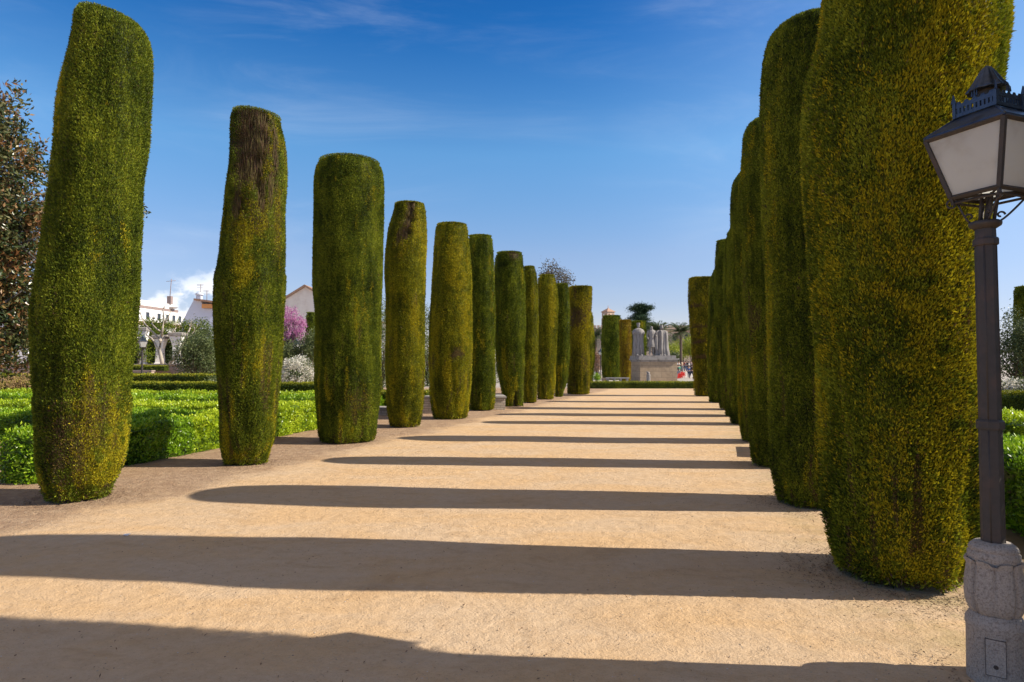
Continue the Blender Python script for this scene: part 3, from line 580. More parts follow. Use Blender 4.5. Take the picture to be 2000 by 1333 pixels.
    fin(b, 'lantern_frame', M['iron'])
    for k in range(4):
        b = P(); q = [Vector(cor(rb-.004, zb+.012, k)), Vector(cor(rb-.004, zb+.012, k+1)), Vector(cor(rt-.004, zt_-.012, k+1)), Vector(cor(rt-.004, zt_-.012, k))]
        nn = (q[1]-q[0]).cross(q[3]-q[0]).normalized()*.003
        b.put([tuple(v) for v in q]+[tuple(v-nn) for v in q], [(0, 1, 2, 3), (7, 6, 5, 4), (0, 4, 5, 1), (1, 5, 6, 2), (2, 6, 7, 3), (3, 7, 4, 0)])
        fin(b, 'glass_pane', M['glass'])
    # lamp holder inside the open bottom
    b = P(); b.tube([(sh[0]*.3, 0, 2.70), (sh[0], 0, 2.86)], .014, 8)
    for k in range(2): b.tube([cor(rb, zb, k), cor(rb, zb, k+2)], .009, 4)
    for k in range(4):
        a = rz+math.pi/4+k*math.pi/2; b.tube([(math.cos(a)*.035+sh[0]*.3, math.sin(a)*.035, 2.70), (math.cos(a)*.040+sh[0], math.sin(a)*.040, 2.87)], .010, 6)
    fin(b, 'stem', M['iron'])
    # scroll brackets
    for k in range(4):
        a = rz+math.pi/4+k*math.pi/2; d = np.array([math.cos(a), math.sin(a), 0]); pts = []
        for u in np.linspace(0, 1, 9): pts.append(d*(.075+.085*u**.8)+sh*u+np.array([0, 0, 2.70+.115*u]))
        cc = d*.195+sh+np.array([0, 0, 2.822])
        for u in np.linspace(0, 1, 20):
            an = math.pi+.2-u*math.pi*2.7; rr_ = .036*(1-u*.75); pts.append(cc+d*math.cos(an)*rr_+np.array([0, 0, math.sin(an)*rr_]))
        b = P(); b.tube(pts, .0065, 6)
        c2 = d*.078+np.array([0, 0, 2.735]); b.tube([c2+d*math.cos(u*4.8)*.022*(1-u*.6)+np.array([0, 0, math.sin(u*4.8)*.022*(1-u*.6)]) for u in np.linspace(0, 1, 14)], .006, 6)
        fin(b, 'scroll_bracket', M['iron'])
    # roof of sheet metal
    b = P(); ring = lambda r, z: [cor(r, z, k) for k in range(4)]
    A = ring(.335, zt_+.002)+ring(.330, zt_+.02)+ring(.158, zt_+.115)+ring(.150, zt_+.125)
    F_ = [(3, 2, 1, 0), (12, 13, 14, 15)]+[(a*4+k, a*4+(k+1) % 4, (a+1)*4+(k+1) % 4, (a+1)*4+k) for a in range(3) for k in range(4)]
    b.put(A, F_)
    for k in range(4): b.tube([cor(.334, zt_+.014, k), cor(.16, zt_+.117, k)], .007, 6)
    fin(b, 'roof', M['lead'])
    # pierced gallery with corner and centre finials
    b = P(); g0, g1, gr = zt_+.118, zt_+.205, .168
    for k in range(4):
        c0, c1 = Vector(cor(gr, g0, k)), Vector(cor(gr, g0, k+1)); e = c1-c0; u = e.normalized(); rzk = math.atan2(u.y, u.x); ln = e.length
        def bar(f0, f1, z0, z1, th=.006): m_ = c0+e*((f0+f1)/2); b.box((m_.x, m_.y, (z0+z1)/2), (ln*(f1-f0), th, z1-z0), rzk)
        bar(0, 1, g0, g0+.022, .010); bar(.01, .99, g0+.055, g0+.080, .007)
        ns = 10
        for i in range(ns+1): bar(max(0, i/ns-.028), min(1, i/ns+.028), g0+.022, g0+.055)
        for i in range(5):
            f = (i+.5)/5; m_ = c0+e*f; b.box((m_.x, m_.y, g0+.087), (.030, .006, .016), rzk, .55)
        b.box((c0.x, c0.y, g0+.045), (.018, .018, .095), rzk); b.box((c0.x+.3*(c0.x-sh[0])*.12, c0.y*1.03, g0+.118), (.026, .010, .055), rz+math.pi/4+k*math.pi/2, .25)
        m_ = c0+e*.5
        for q_ in (-.014, 0, .014): b.box((m_.x+u.x*q_, m_.y+u.y*q_, g0+.112), (.010, .007, .045-abs(q_)), rzk, .4)
    fin(b, 'gallery', M['lead'])
    # chimney and fluted cap
    b = P(); b.lathe([(.060, zt_+.12), (.058, zt_+.30)], 20, sh); fin(b, 'chimney', M['iron'])
    b = P(); fl = lambda th, z: 1+.05*np.cos(th*12)
    b.lathe([(.060, zt_+.262), (.100, zt_+.258), (.106, zt_+.264), (.104, zt_+.272), (.080, zt_+.305), (.058, zt_+.345), (.040, zt_+.378), (.026, zt_+.400), (.012, zt_+.412), (.003, zt_+.416)], 72, sh, fn=fl); fin(b, 'cap', M['lead'])
    return t
def copy_thing(src, loc, label, group=None, rz=0):
    r = src.copy(); C.objects.link(r); r.location = loc; r.rotation_euler = (0, 0, rz); r['label'] = label
    if group: r['group'] = group
    for ch in src.children:
        c = ch.copy(); C.objects.link(c); c.parent = r
        for g in ch.children: d = g.copy(); C.objects.link(d); d.parent = c
    return r
lamp = street_lamp((2.843, 3.85, 0), 'tall lantern lamp post with frosted glass and a carved stone foot, nearest at the right')
def gp(px, D): return (px-1000)/F*D
copy_thing(lamp, (gp(278, 41), 41, 0), 'lamp post before the pale stone wall and white columns, left of the ragged cypress', rz=.3)
copy_thing(lamp, (gp(578, 47), 47, 0), 'lamp post rising from the bushes under the pink blossom tree', rz=.6)
copy_thing(lamp, (gp(1173, 78), 78, 0), 'distant lamp post beside the dark cypress left of the monument', rz=.1)
# ------------------------------------------------------------------ hedges
def hedge(p0, p1, w, h, m_, label, L=.06, dens=1., name='clipped_hedge', group=None, lump=.05, both=True, z0=0.):
    global rng
    rng = np.random.default_rng(int(abs(p0[0]*97+p0[1]*31)) % 9999)
    p0 = np.array(p0, float); p1 = np.array(p1, float); e = p1-p0; ln = np.linalg.norm(e); e /= ln; g = np.array([-e[1], e[0]])
    wv = Waves(24, .4, 2.5); b = MB()
    def pos(u, q, a):                                    # u along, q around the section: 0..h side, h..h+w top, then the other side
        s1 = q < h; s3 = q > h+w
        off = np.where(s1, -w/2, np.where(s3, w/2, q-h-w/2)); z = np.where(s1, q, np.where(s3, 2*h+w-q, h))+z0
        no = np.where(s1, -1., np.where(s3, 1., 0.)); nzz = np.where(s1 | s3, .0, 1.)
        P = np.stack([p0[0]+e[0]*u+g[0]*off, p0[1]+e[1]*u+g[1]*off, z], 1)
        Nn = np.stack([g[0]*no, g[1]*no, nzz], 1)
        dd = wv(P)*lump+a
        rc = np.minimum(abs(q-h), abs(q-h-w)); dd -= np.clip(.10-rc, 0, 1)**2*5     # rounded shoulders
        return P+Nn*dd[:, None], Nn
    nu = max(2, int(ln/.16)+1); qs = np.unique(np.concatenate([np.linspace(0, h, 6), np.linspace(h, h+w, 8), np.linspace(h+w, 2*h+w, 6)])); nq = len(qs)
    U, Q = np.meshgrid(np.linspace(0, ln, nu), qs); P, _ = pos(U.ravel(), Q.ravel(), -L*.6)
    ii, jj = np.meshgrid(np.arange(nu-1), np.arange(nq-1)); a0 = (jj*nu+ii).ravel()
    b.put(P, np.stack([a0, a0+1, a0+nu+1, a0+nu], 1), True, .05)
    for k in (0, nu-1): b.put(P[k::nu], [tuple(range(nq)) if k else tuple(range(nq-1, -1, -1))], False, .05)
    n_ = int(ln*(2*h+w)*dens*1.5/(L*L*.5*.5)); q = rng.random(n_)*(2*h+w); u = rng.random(n_)*ln
    P, Nn = pos(u, q, rng.normal(-L*.15, L*.45, n_))
    up = np.array([0, 0, 1.])
    b.leaves(P, Nn*.35+up*.5+unit(n_)*.6, Nn*1.3+unit(n_)*.65, L*rng.uniform(.6, 1.3, n_), L*.52*rng.uniform(.7, 1.2, n_), np.clip(rng.beta(1.6, 2, n_)*.75+.25*Nn[:, 2]*(P[:, 2]-z0 > h*.9)+.15*wv(P*.6)-.02, 0, 1), Nn[:, 2]*.8*rng.random(n_))
    for sgn, uu in ((-1, 0.), (1, ln)):                  # end faces
        n_ = int(h*w*dens*1.7/(L*L*.25)); off = rng.uniform(-w/2, w/2, n_); z = rng.uniform(0, h, n_)+z0
        P = np.stack([p0[0]+e[0]*uu+g[0]*off, p0[1]+e[1]*uu+g[1]*off, z], 1); P += (wv(P)*lump+rng.normal(0, L*.4, n_))[:, None]*sgn*np.array([e[0], e[1], 0])
        Ne = np.tile(np.array([e[0], e[1], 0])*sgn, (n_, 1)); b.leaves(P, Ne*.5+up*.4+unit(n_)*.8, Ne+unit(n_)*.8, L*rng.uniform(.6, 1.3, n_), L*.5, rng.beta(2, 2, n_))
    loc = (float(p0[0]+e[0]*ln/2), float(p0[1]+e[1]*ln/2), z0); o = b.build(name, m_, None, loc)
    return tag(o, label, 'hedge', group)
gL = 'clipped leafy hedges of the left garden'
rowx = lambda y: -7.60+.215*(y-10)
hedge((rowx(10.0), 10.0), (rowx(13.4), 13.4), .62, .72, M['leafy'], 'bright leafy hedge beside the largest left cypress, its cut end towards the viewer', .062, group=gL, lump=.06)
hedge((rowx(13.42), 13.42), (rowx(21.5), 21.5), .66, .69, M['leafyy'], 'lime green leafy hedge running along the path edge behind the ragged cypress', .065, group=gL, lump=.07)
def cross(y0, w, h, m_, label, L, x1=-26, off=.45, group=gL, x0=None, lump=.07):
    xs_ = rowx(y0)-off if x0 is None else x0
    hedge((xs_, y0), (x1, y0-(x1-xs_)*.13), w, h, m_, label, L, group=group, lump=lump)
cross(16.3, 2.1, .52, M['leafy'], 'first leafy hedge row from the viewer running off to the left, shaded by the cypresses', .065, lump=.07)
cross(20.6, 2.0, .50, M['leafyy'], 'second leafy hedge row running off to the left', .075, lump=.06)
cross(24.6, 1.5, .50, M['leafy'], 'third leafy hedge row running off to the left', .09, lump=.06)
cross(28.0, 1.1, .50, M['leafyy'], 'fourth leafy hedge row, just before the dark box hedge', .10, lump=.06)
cross(30.2, .9, .88, M['box'], 'low square-cut box hedge with a yellow-green top, behind the leafy hedge rows', .07, x0=-6.2, lump=.02, group='square-cut box hedges')
cross(39.0, 1.2, 1.10, M['box'], 'yellow-green box hedge standing before the pale stone wall', .09, x0=-12, x1=-34, lump=.03, group='square-cut box hedges')
hedge((-3.15, 24.8), (-6.9, 25.6), 1.0, .74, M['box'], 'short box hedge behind the gaps between the third and fifth left cypresses', .06, group='square-cut box hedges', lump=.02)
hedge((gp(1150, 47.8), 47.8), (gp(1372, 47.8), 47.8), .8, .44, M['box'], 'very low box hedge closing the far end of the sandy path', .08, group='square-cut box hedges', lump=.01)
gR = 'clipped leafy hedges of the right garden'
hedge((5.75, 6.2), (7.2, 12.2), .9, .82, M['leafy'], 'bright leafy hedge right of the street lamp, nearest the viewer', .06, group=gR, lump=.06)
hedge((8.4, 12.6), (18, 10.8), 1.6, .85, M['leafyy'], 'lime leafy hedge behind the near one, right of the street lamp', .07, group=gR, lump=.06)
hedge((13.5, 20.8), (26, 18.4), .9, .92, M['box'], 'square-cut box hedge seen right of the lamp pole, before the white-flowering shrub', .06, group='square-cut box hedges', lump=.02)
# ------------------------------------------------------------------ trees, shrubs and palms
def crown(b, blobs, n_cl, per, L, spread, shell=.5, tintb=0., aspect=.42, gold=0., up=.2):
    vol = np.array([x[3]*x[4]*x[5] for x in blobs]); vol = vol/vol.sum()
    pick = rng.choice(len(blobs), n_cl, p=vol); B = np.array(blobs)[pick]
    q = unit(n_cl)*(shell+(1-shell)*rng.random(n_cl)**.6)[:, None]; cc = B[:, :3]+q*B[:, 3:6]
    k = n_cl*per; ci = np.repeat(np.arange(n_cl), per); P = cc[ci]+rng.normal(size=(k, 3))*spread
    ct = rng.random(n_cl)[ci]; hi = np.clip(q[ci][:, 2]*.15, -.2, .2)
    D_ = unit(k)+q[ci]*.5+np.array([0, 0, up]); 
    b.leaves(P, D_, unit(k), L*rng.uniform(.6, 1.3, k), L*aspect, np.clip(.5*rng.random(k)+.5*ct+tintb, 0, 1), np.clip(gold*(ct > .6)*rng.random(k)*1.6, 0, 1))
    return cc
def limbs(b, base, cc, n_, r0, seg=6, h0=.3):
    base = np.array(base, float); idx = rng.choice(len(cc), min(n_, len(cc)), replace=False)
    top = cc.mean(0); fork = base+(top-base)*h0
    b.tube([base+[0, 0, -.05], base+(fork-base)*.5+rng.normal(size=3)*r0*.3, fork], [r0*1.15, r0, r0*.85], 10)
    for i in idx:
        e = cc[i]; m1 = fork+(e-fork)*.4+rng.normal(size=3)*np.linalg.norm(e-fork)*.07+[0, 0, .05*np.linalg.norm(e-fork)]
        b.tube([fork-[0, 0, r0*.4], m1, m1+(e-m1)*.6+rng.normal(size=3)*.05*np.linalg.norm(e-fork), e], [r0*.55, r0*.34, r0*.18, r0*.06], seg)
def tree(name, base, blobs, label, cat, m_, mt, n_cl, per, L, spread, r0=.15, nl=14, group=None, seed=0, h0=.3, **k):
    global rng
    rng = np.random.default_rng(500+seed)
    root = thing(name, base, label, cat, group); b = MB(); cc = crown(b, blobs, n_cl, per, L, spread, **k); b.build('crown', m_, root, base)
    t = MB(); limbs(t, base, cc, nl, r0, h0=h0); t.build('trunk', mt, root, base)
    return root
def blob(px, py, D, rx, rz_, ry=None):                   # radii in photograph pixels at that depth
    p_ = at(px, py, D); return (p_.x, D, p_.z, rx*D/F, (ry or rx)*D/F, rz_*D/F)
tg = 'garden trees and bushes beyond the hedges'
# broad evergreen at the far left
D = 17.
ev = tree('evergreen_tree', (gp(-170, D), D, 0), [blob(-60, 300, D, 130, 90), blob(20, 230, D, 38, 60), blob(-40, 470, D, 120, 120), blob(20, 420, D, 60, 70), blob(10, 560, D, 62, 90), blob(-40, 640, D, 110, 95), blob(30, 690, D, 50, 50), blob(-200, 500, D, 140, 200)],
     'large loose-leaved evergreen tree cut by the left edge, with reddish lower leaves', 'tree', M['magn'], M['bark_dark'], 2300, 30, .15, .12, .24, 60, tg, 1, .25, shell=.35, gold=.5)
b = MB(); rng = np.random.default_rng(5)
tip = at(278, 412, D); c0 = at(120, 470, D)
pts = [c0+(tip-c0)*u+Vector((0, 0, .25*math.sin(u*3))) for u in np.linspace(0, 1, 6)]
b.tube(pts, [.05, .04, .03, .02, .012, .005], 6); b.tube([at(0, 457, D-.3), at(30, 463, D-.3), at(45, 486, D-.3), at(75, 511, D-.3)], [.05, .045, .04, .02], 6); b.tube([at(38, 478, D-.3), at(75, 462, D-.3)], [.03, .012], 6); b.build('branch', M['bark_dark'], ev, tuple(ev['origin']))
b = MB(); k = 90; P = np.array(tip)+rng.normal(size=(k, 3))*.09-[.05, 0, 0]; b.leaves(P, unit(k), unit(k), .11, .045, rng.random(k)); b.build('twig_leaves', M['magn'], ev, tuple(ev['origin']))
# low brown and yellow shrubs before it
D = 32.
tree('bare_shrub', (gp(25, D), D, 0), [blob(-10, 755, D, 60, 16), blob(45, 750, D, 30, 18)], 'low brownish shrub with thin yellowing leaves at the left edge, behind the leafy hedges', 'shrub', foliage('dry_leaf', (.18, .10, .07), (.38, .24, .12), (.50, .42, .08), None, None, .2), M['bark'], 260, 14, .10, .12, .04, 20, tg, 2, .1, shell=.1)
# rounded bushes seen between the first two left cypresses
D = 44.
tree('evergreen_bush', (gp(388, D), D, 0), [blob(385, 690, D, 40, 38), blob(405, 665, D, 26, 26), blob(360, 705, D, 26, 25), blob(410, 715, D, 28, 24)], 'dense rounded dark bush just left of the ragged cypress', 'bush', M['olive'], M['bark'], 520, 24, .14, .22, .10, 14, tg, 3, .2, shell=.3)
D = 53.
tree('olive_tree', (gp(372, D), D, 1.7), [blob(365, 652, D, 28, 22), blob(336, 650, D, 22, 19), blob(390, 645, D, 22, 20), blob(306, 655, D, 18, 16)], 'yellowish tree behind the dense round bush, below the bluish house', 'tree', M['box'], M['bark'], 300, 20, .16, .2, .12, 12, tg, 4, .3, shell=.3)
tree('olive_tree', (gp(296, 57.), 57., 1.7), [blob(290, 640, 57., 20, 16), blob(318, 636, 57., 16, 14), blob(305, 655, 57., 18, 14)], 'yellow-green tree behind the pollarded tree, half screening the white house', 'tree', M['box'], M['bark'], 210, 18, .17, .2, .12, 12, tg, 34, .3, shell=.3)
tree('olive_tree', (gp(270, 50.), 50., 1.7), [blob(262, 665, 50., 18, 40), blob(275, 685, 50., 16, 20), blob(290, 695, 50., 13, 12)], 'thin yellow-green tree around the top of the lamp before the white columns', 'tree', M['box'], M['bark'], 120, 16, .16, .16, .09, 12, tg, 5, .3, shell=.2)
# pollarded bare tree
root = thing('pollarded_tree', (gp(322, 48.5), 48.5, 1.7), 'pale pollarded tree with bare knobbly forking limbs before the white columns', 'tree', tg); b = MB(); D = 48.5
def br(px, r0, r1): b.tube([at(x, y, D+dz) for x, y, dz in px], list(np.linspace(r0*.62, r1*.7, len(px))), 8)
br([(318, 716, 0), (315, 700, 0), (311, 685, .1), (314, 665, .1), (316, 655, .1)], .24, .17); br([(330, 712, 0), (342, 698, 0), (352, 683, 0), (362, 662, .1), (372, 640, .2)], .20, .08)
br([(314, 668, 0), (306, 656, .1), (294, 645, .2), (282, 632, .2), (275, 615, .3)], .13, .05); br([(316, 657, 0), (318, 640, -.1), (320, 620, -.1), (318, 605, 0)], .13, .06); br([(316, 650, 0), (304, 641, .1), (296, 632, .1), (300, 622, .1)], .10, .07)
br([(311, 690, 0), (304, 672, .2), (296, 661, .3), (286, 655, .4)], .11, .07); br([(318, 635, 0), (328, 622, .1), (334, 608, .1)], .08, .05); br([(322, 655, 0), (336, 652, .1), (344, 640, .1)], .07, .05); br([(362, 662, 0), (374, 655, .1), (380, 646, .1)], .06, .04)
rng = np.random.default_rng(3)
for x, y in ((275, 615), (318, 605), (300, 622), (334, 608), (372, 640), (344, 640), (286, 655), (380, 646)):
    for q in range(5): br([(x, y, 0), (x+rng.uniform(-9, 9), y-rng.uniform(6, 18), rng.uniform(-.3, .3))], .025, .008)
b.build('trunk', M['bark_pale'], root, tuple(root['origin']))
# stone terrace with walls, pillars and a trained green screen
b = MB(); b.box((-33, 62, .84), (26, 27, 1.68)); struct(b.build('terrace', M['wallst']))
b = MB(); b.box((-32, 48.25, .85), (24, .5, 1.74)); b.box((-32, 48.2, 1.765), (24.1, .66, .09)); tag(b.build('retaining_wall', M['wallst'], None, (-32, 48.25, 0)), 'pale pink stone retaining wall under the white columns', 'wall')
b = MB(); b.box((-30.5, 46.2, .62), (9.6, .4, 1.30)); b.box((-30.5, 46.2, 1.31), (9.7, .5, .08)); tag(b.build('stepped_wall', M['wallst'], None, (-30.5, 46.2, 0)), 'lower darker stone wall with a small hedge behind it, left of the pollarded tree', 'wall')
hedge((-33, 47.2), (-25.3, 47.2), .7, .34, M['box'], 'small dark hedge growing on the stone wall under the white columns', .08, group='square-cut box hedges', lump=.02, z0=1.3)
pil = None
for i, (px, w, y0_, lb) in enumerate(((279, .50, 640, 'white pillar directly behind the lamp post, leftmost of the pillars'), (313, .62, 655, 'white pillar behind the pollarded trunk'), (346, .66, 650, 'white pillar with a wide flaring head and worn capital'), (372, .34, 700, 'short white pillar stub left of the dense bush'), (395, .30, 700, 'short white pillar stub half hidden in the dense bush'))):
    D = 51.5; x = gp(px, D); zt2 = at(px, y0_, D).z; base = (x, D, 1.68)
    root = thing('garden_pillar', base, lb, 'pillar', 'white pillars on the terrace'); b = MB()
    b.lathe([(w*.78, 1.68), (w*.78, 1.85), (w*.62, 1.9), (w*.55, 1.68+(zt2-1.68)*.55), (w*.95, zt2-.32)], 4, (x, D, 0), smooth=False, rot=.9); b.build('shaft', M['white'], root, base)
    b = MB(); b.lathe([(w*1.0, zt2-.32), (w*1.12, zt2-.26), (w*1.12, zt2-.05), (w*1.0, zt2)], 4, (x, D, 0), smooth=False, rot=.9); b.build('capital', M['plinthcap'], root, base)
hedge((-37, 54.5), (-20, 54.0), 1.2, 2.0, M['box'], 'tall clipped green screen behind the white pillars', .14, group='square-cut box hedges', lump=.05, z0=1.68)
# pink blossom tree, cypress, olive and white-flowering shrubs between the second and third left cypress
D = 56.
tree('blossom_tree', (gp(572, D), D, 0), [blob(565, 622, D, 20, 24), blob(580, 640, D, 17, 26), blob(568, 655, D, 16, 16), blob(590, 650, D, 10, 16)], 'pink-purple blossoming tree before the gabled house', 'tree', M['pink_fl'], M['bark_dark'], 210, 26, .14, .14, .14, 40, tg, 7, .35, shell=.15, up=.6)
column([(625, 598, 617), (650, 596, 618), (700, 595, 618), (735, 597, 616)], 611, 747, 607, M['cyp'], 'clipped cypress before the gabled house, right of the pink blossom tree', seed=41, gold=.4, group='cypresses beyond the low hedge')
column([(625, 541, 559), (650, 539, 562), (700, 540, 561), (735, 542, 560)], 612, 750, 550, M['cyp'], 'clipped cypress half hidden behind the ragged one, left of the blossom tree', seed=42, gold=.4, group='cypresses beyond the low hedge')
D = 44.
tree('olive_tree', (gp(595, D), D, 0), [blob(603, 685, D, 22, 32), blob(570, 690, D, 22, 24), blob(620, 670, D, 20, 26), blob(552, 700, D, 14, 24)], 'grey-green olive tree behind the white-flowering shrub, around the lamp', 'tree', M['olive'], M['bark'], 420, 22, .13, .2, .10, 14, tg, 8, .3, shell=.2)
def flowering(px, py, D, rx, rz_, label, seed, n1=420):
    global rng
    rng = np.random.default_rng(800+seed); base = (gp(px, D), D, 0); root = thing('flowering_shrub', base, label, 'shrub', 'white-flowering shrubs')
    bl = [blob(px, py, D, rx, rz_), blob(px-rx*.55, py+rz_*.4, D, rx*.6, rz_*.7), blob(px+rx*.6, py+rz_*.4, D, rx*.6, rz_*.7)]
    b = MB(); cc = crown(b, bl, 200, 22, .12, .16, shell=.3); b.build('crown', M['olive'], root, base)
    b = MB(); crown(b, bl, n1, 22, .075, .09, shell=.85, aspect=.9); b.build('blossom', M['white_fl'], root, base)
    b = MB(); limbs(b, base, cc, 12, .05, h0=.1); b.build('trunk', M['bark'], root, base)
flowering(582, 736, 37.5, 34, 36, 'rounded shrub covered in white blossom, between the second and third left cypresses', 1)
flowering(425, 752, 36, 16, 8, 'small patch of white blossom on the hedge left of the ragged cypress', 2, 60)
# foliage glimpsed through the gaps further along the left row
for i, (px, py, rx, rz_, D, lb) in enumerate(((748, 680, 26, 100, 50, 'dark olive tree glimpsed between the third and fourth left cypresses'), (836, 680, 22, 95, 52, 'dark olive tree glimpsed between the fourth and fifth left cypresses'), (955, 690, 60, 60, 62, 'dense tree behind the sixth and seventh left cypresses'))):
    tree('olive_tree', (gp(px, D), D, 0), [blob(px, py, D, rx, rz_), blob(px, py+40, D, rx, rz_*.5), blob(px+6, py-rz_*.5, D, rx*.6, rz_*.4)], lb, 'tree', M['olive'], M['bark'], 320, 22, .15, .24, .12, 14, tg, 20+i, .2, shell=.2)
D = 85.
tree('rusty_tree', (gp(1086, D), D, 0), [blob(1078, 530, D, 24, 16), blob(1095, 545, D, 22, 14), blob(1112, 550, D, 12, 8), blob(1062, 545, D, 14, 12), blob(1088, 570, D, 36, 18)], 'tall brownish tree rising behind the last left cypresses', 'tree', M['dtree'], M['bark_dark'], 150, 28, .26, .34, .32, 26, tg, 30, .55, shell=.4)
# right edge
D = 28.5
tree('olive_tree', (gp(1985, D), D, 0), [blob(1985, 680, D, 36, 50), blob(2040, 660, D, 50, 60), blob(1960, 700, D, 20, 35), blob(1975, 620, D, 14, 20)], 'grey-green olive tree right of the lamp pole', 'tree', M['olive'], M['bark'], 620, 22, .11, .17, .12, 20, tg, 31, .25, shell=.2)
column([(575, 1981, 2050), (612, 1980, 2052), (700, 1980, 2052), (760, 1984, 2048)], 558, 775, 2016, M['cyp'], 'dark clipped cypress cut by the right edge, behind the olive tree', seed=43, gold=.2, group='cypresses beyond the low hedge')
flowering(1990, 765, 25, 42, 17, 'low shrub with white blossom right of the lamp pole, before the olive tree', 3)
# ------------------------------------------------------------------ beyond the low hedge
gc = 'cypresses beyond the low hedge'
column([(630, 1177, 1212), (660, 1175, 1215), (700, 1175, 1215.5), (735, 1176.5, 1215)], 617, 742.5, 1196, M['cyp'], 'stout dark green cypress below the little roof turret', seed=44, gold=.3, group=gc)
column([(635, 1210, 1232), (660, 1210, 1233), (700, 1211, 1233), (738, 1212, 1233)], 626, 747, 1222, M['cyp_r'], 'golden brown cypress between the stout dark one and the monument', seed=45, gold=.9, brown=.8, group=gc, topr=.06)
column([(640, 1230, 1262), (700, 1230, 1262), (735, 1231, 1262)], 628, 742, 1246, M['cyp'], 'dark cypress standing directly behind the left statue', seed=46, gold=.2, group=gc)
# palms
def palm(px, ytop, D, label, seed, n=34, fl=1.0, z0=0.):
    global rng
    rng = np.random.default_rng(seed); x = gp(px, D); zt2 = at(px, ytop, D).z-fl*.9; base = (x, D, z0)
    root = thing('palm_tree', base, label, 'palm tree', 'palms before the fortress'); b = MB()
    b.lathe([(.34, z0-.05), (.26, z0+.4), (.22, zt2*.6), (.24, zt2-.5), (.32, zt2-.1), (.12, zt2+.1)], 12, (x, D, 0)); b.build('trunk', M['bark'], root, base)
    b = MB()
    for i in range(n):
        a = i*2.39996; el = rng.uniform(-.6, 1.4); ln = fl*rng.uniform(1.3, 1.7); d = np.array([math.cos(a), math.sin(a), 0]); pts = []
        for u in np.linspace(0, 1, 9):
            an = el-u*1.3; pts.append(np.array([x, D, zt2])+d*ln*(u*math.cos(el)+.12*u*u)+np.array([0, 0, ln*(u*math.sin(el)-.35*u*u)]))
        pts = np.array(pts); b.tube(pts, list(np.linspace(.03, .008, 9)), 4)
        for u in np.linspace(.12, 1, 26):
            q = np.array([np.interp(u*8, range(9), pts[:, c]) for c in range(3)]); sd = np.cross(d, [0, 0, 1.]); 
            P = np.array([q, q]); D_ = np.array([sd+d*.7-[0, 0, .25], -sd+d*.7-[0, 0, .25]]); b.leaves(P, D_, np.array([[0, 0, 1.]]*2)+unit(2)*.2, fl*.42*(1.1-u*.5), .06*fl, rng.random(2))
    b.build('crown', M['palm'], root, base)
palm(1163, 640, 100, 'palm beside the far end of the left row, left of the stout cypress', 61, fl=1.5)
palm(1286, 628, 92, 'palm directly behind the middle statue', 62, fl=1.5)
palm(1330, 630, 104, 'palm standing against the fortress right of the monument', 63, fl=1.7)
# cedar behind the left statue
rng = np.random.default_rng(71); D = 96.; base = (gp(1252, D), D, 0); root = thing('cedar_tree', base, 'dark layered cedar rising behind the left statue', 'tree', tg)
b = MB(); b.tube([(base[0], D, -.05), (base[0]+.1, D, 5), (base[0]-.1, D, 8.5), (base[0]+.05, D, 10.6)], [.4, .3, .2, .06], 8)
cb = MB()
for (ex, ey, sx) in ((1232, 603, 0), (1268, 601, 0), (1236, 598, 0), (1272, 598, 0), (1230, 621, 0), (1262, 612, 0), (1245, 593, 0), (1258, 594, 0), (1240, 615, 0), (1285, 640, 0), (1275, 632, 0), (1232, 640, 0), (1265, 622, 0), (1292, 648, 0), (1250, 606, 2), (1255, 618, -2), (1248, 630, 2), (1258, 640, -2), (1270, 650, 2), (1240, 652, -1), (1246, 612, 0), (1252, 628, 0), (1262, 634, 1), (1270, 641, -1), (1282, 652, 0), (1250, 600, 0), (1256, 606, 1), (1244, 624, -1)):
    e = at(ex, ey, D+sx); zs = min(e.z+.5, 10.4); s0 = Vector((base[0], D, zs-1.0)); b.tube([s0, s0+(e-s0)*.5+Vector((0, 0, .35)), e], [.09, .06, .02], 5)
    for u in np.linspace(.25, 1, 7):
        q = s0+(e-s0)*u+Vector((0, 0, .35*math.sin(u*math.pi))); k = 90
        P = np.array(q)+rng.normal(size=(k, 3))*[.36, .36, .17]-[0, 0, .2]; cb.leaves(P, unit(k)*[1, 1, .5], unit(k)+[0, 0, 1.5], .26, .10, rng.random(k))
cb.build('crown', M['cedar'], root, base); b.build('trunk', M['bark_dark'], root, base)
tree('olive_tree', (gp(1283, 120), 120, 0), [blob(1278, 662, 120, 16, 20), blob(1296, 668, 120, 14, 16), blob(1262, 668, 120, 14, 18)], 'dark green tree mass behind the statues, below the palm and cedar', 'tree', M['olive'], M['bark'], 170, 24, .28, .34, .14, 10, tg, 33, .3, shell=.4)
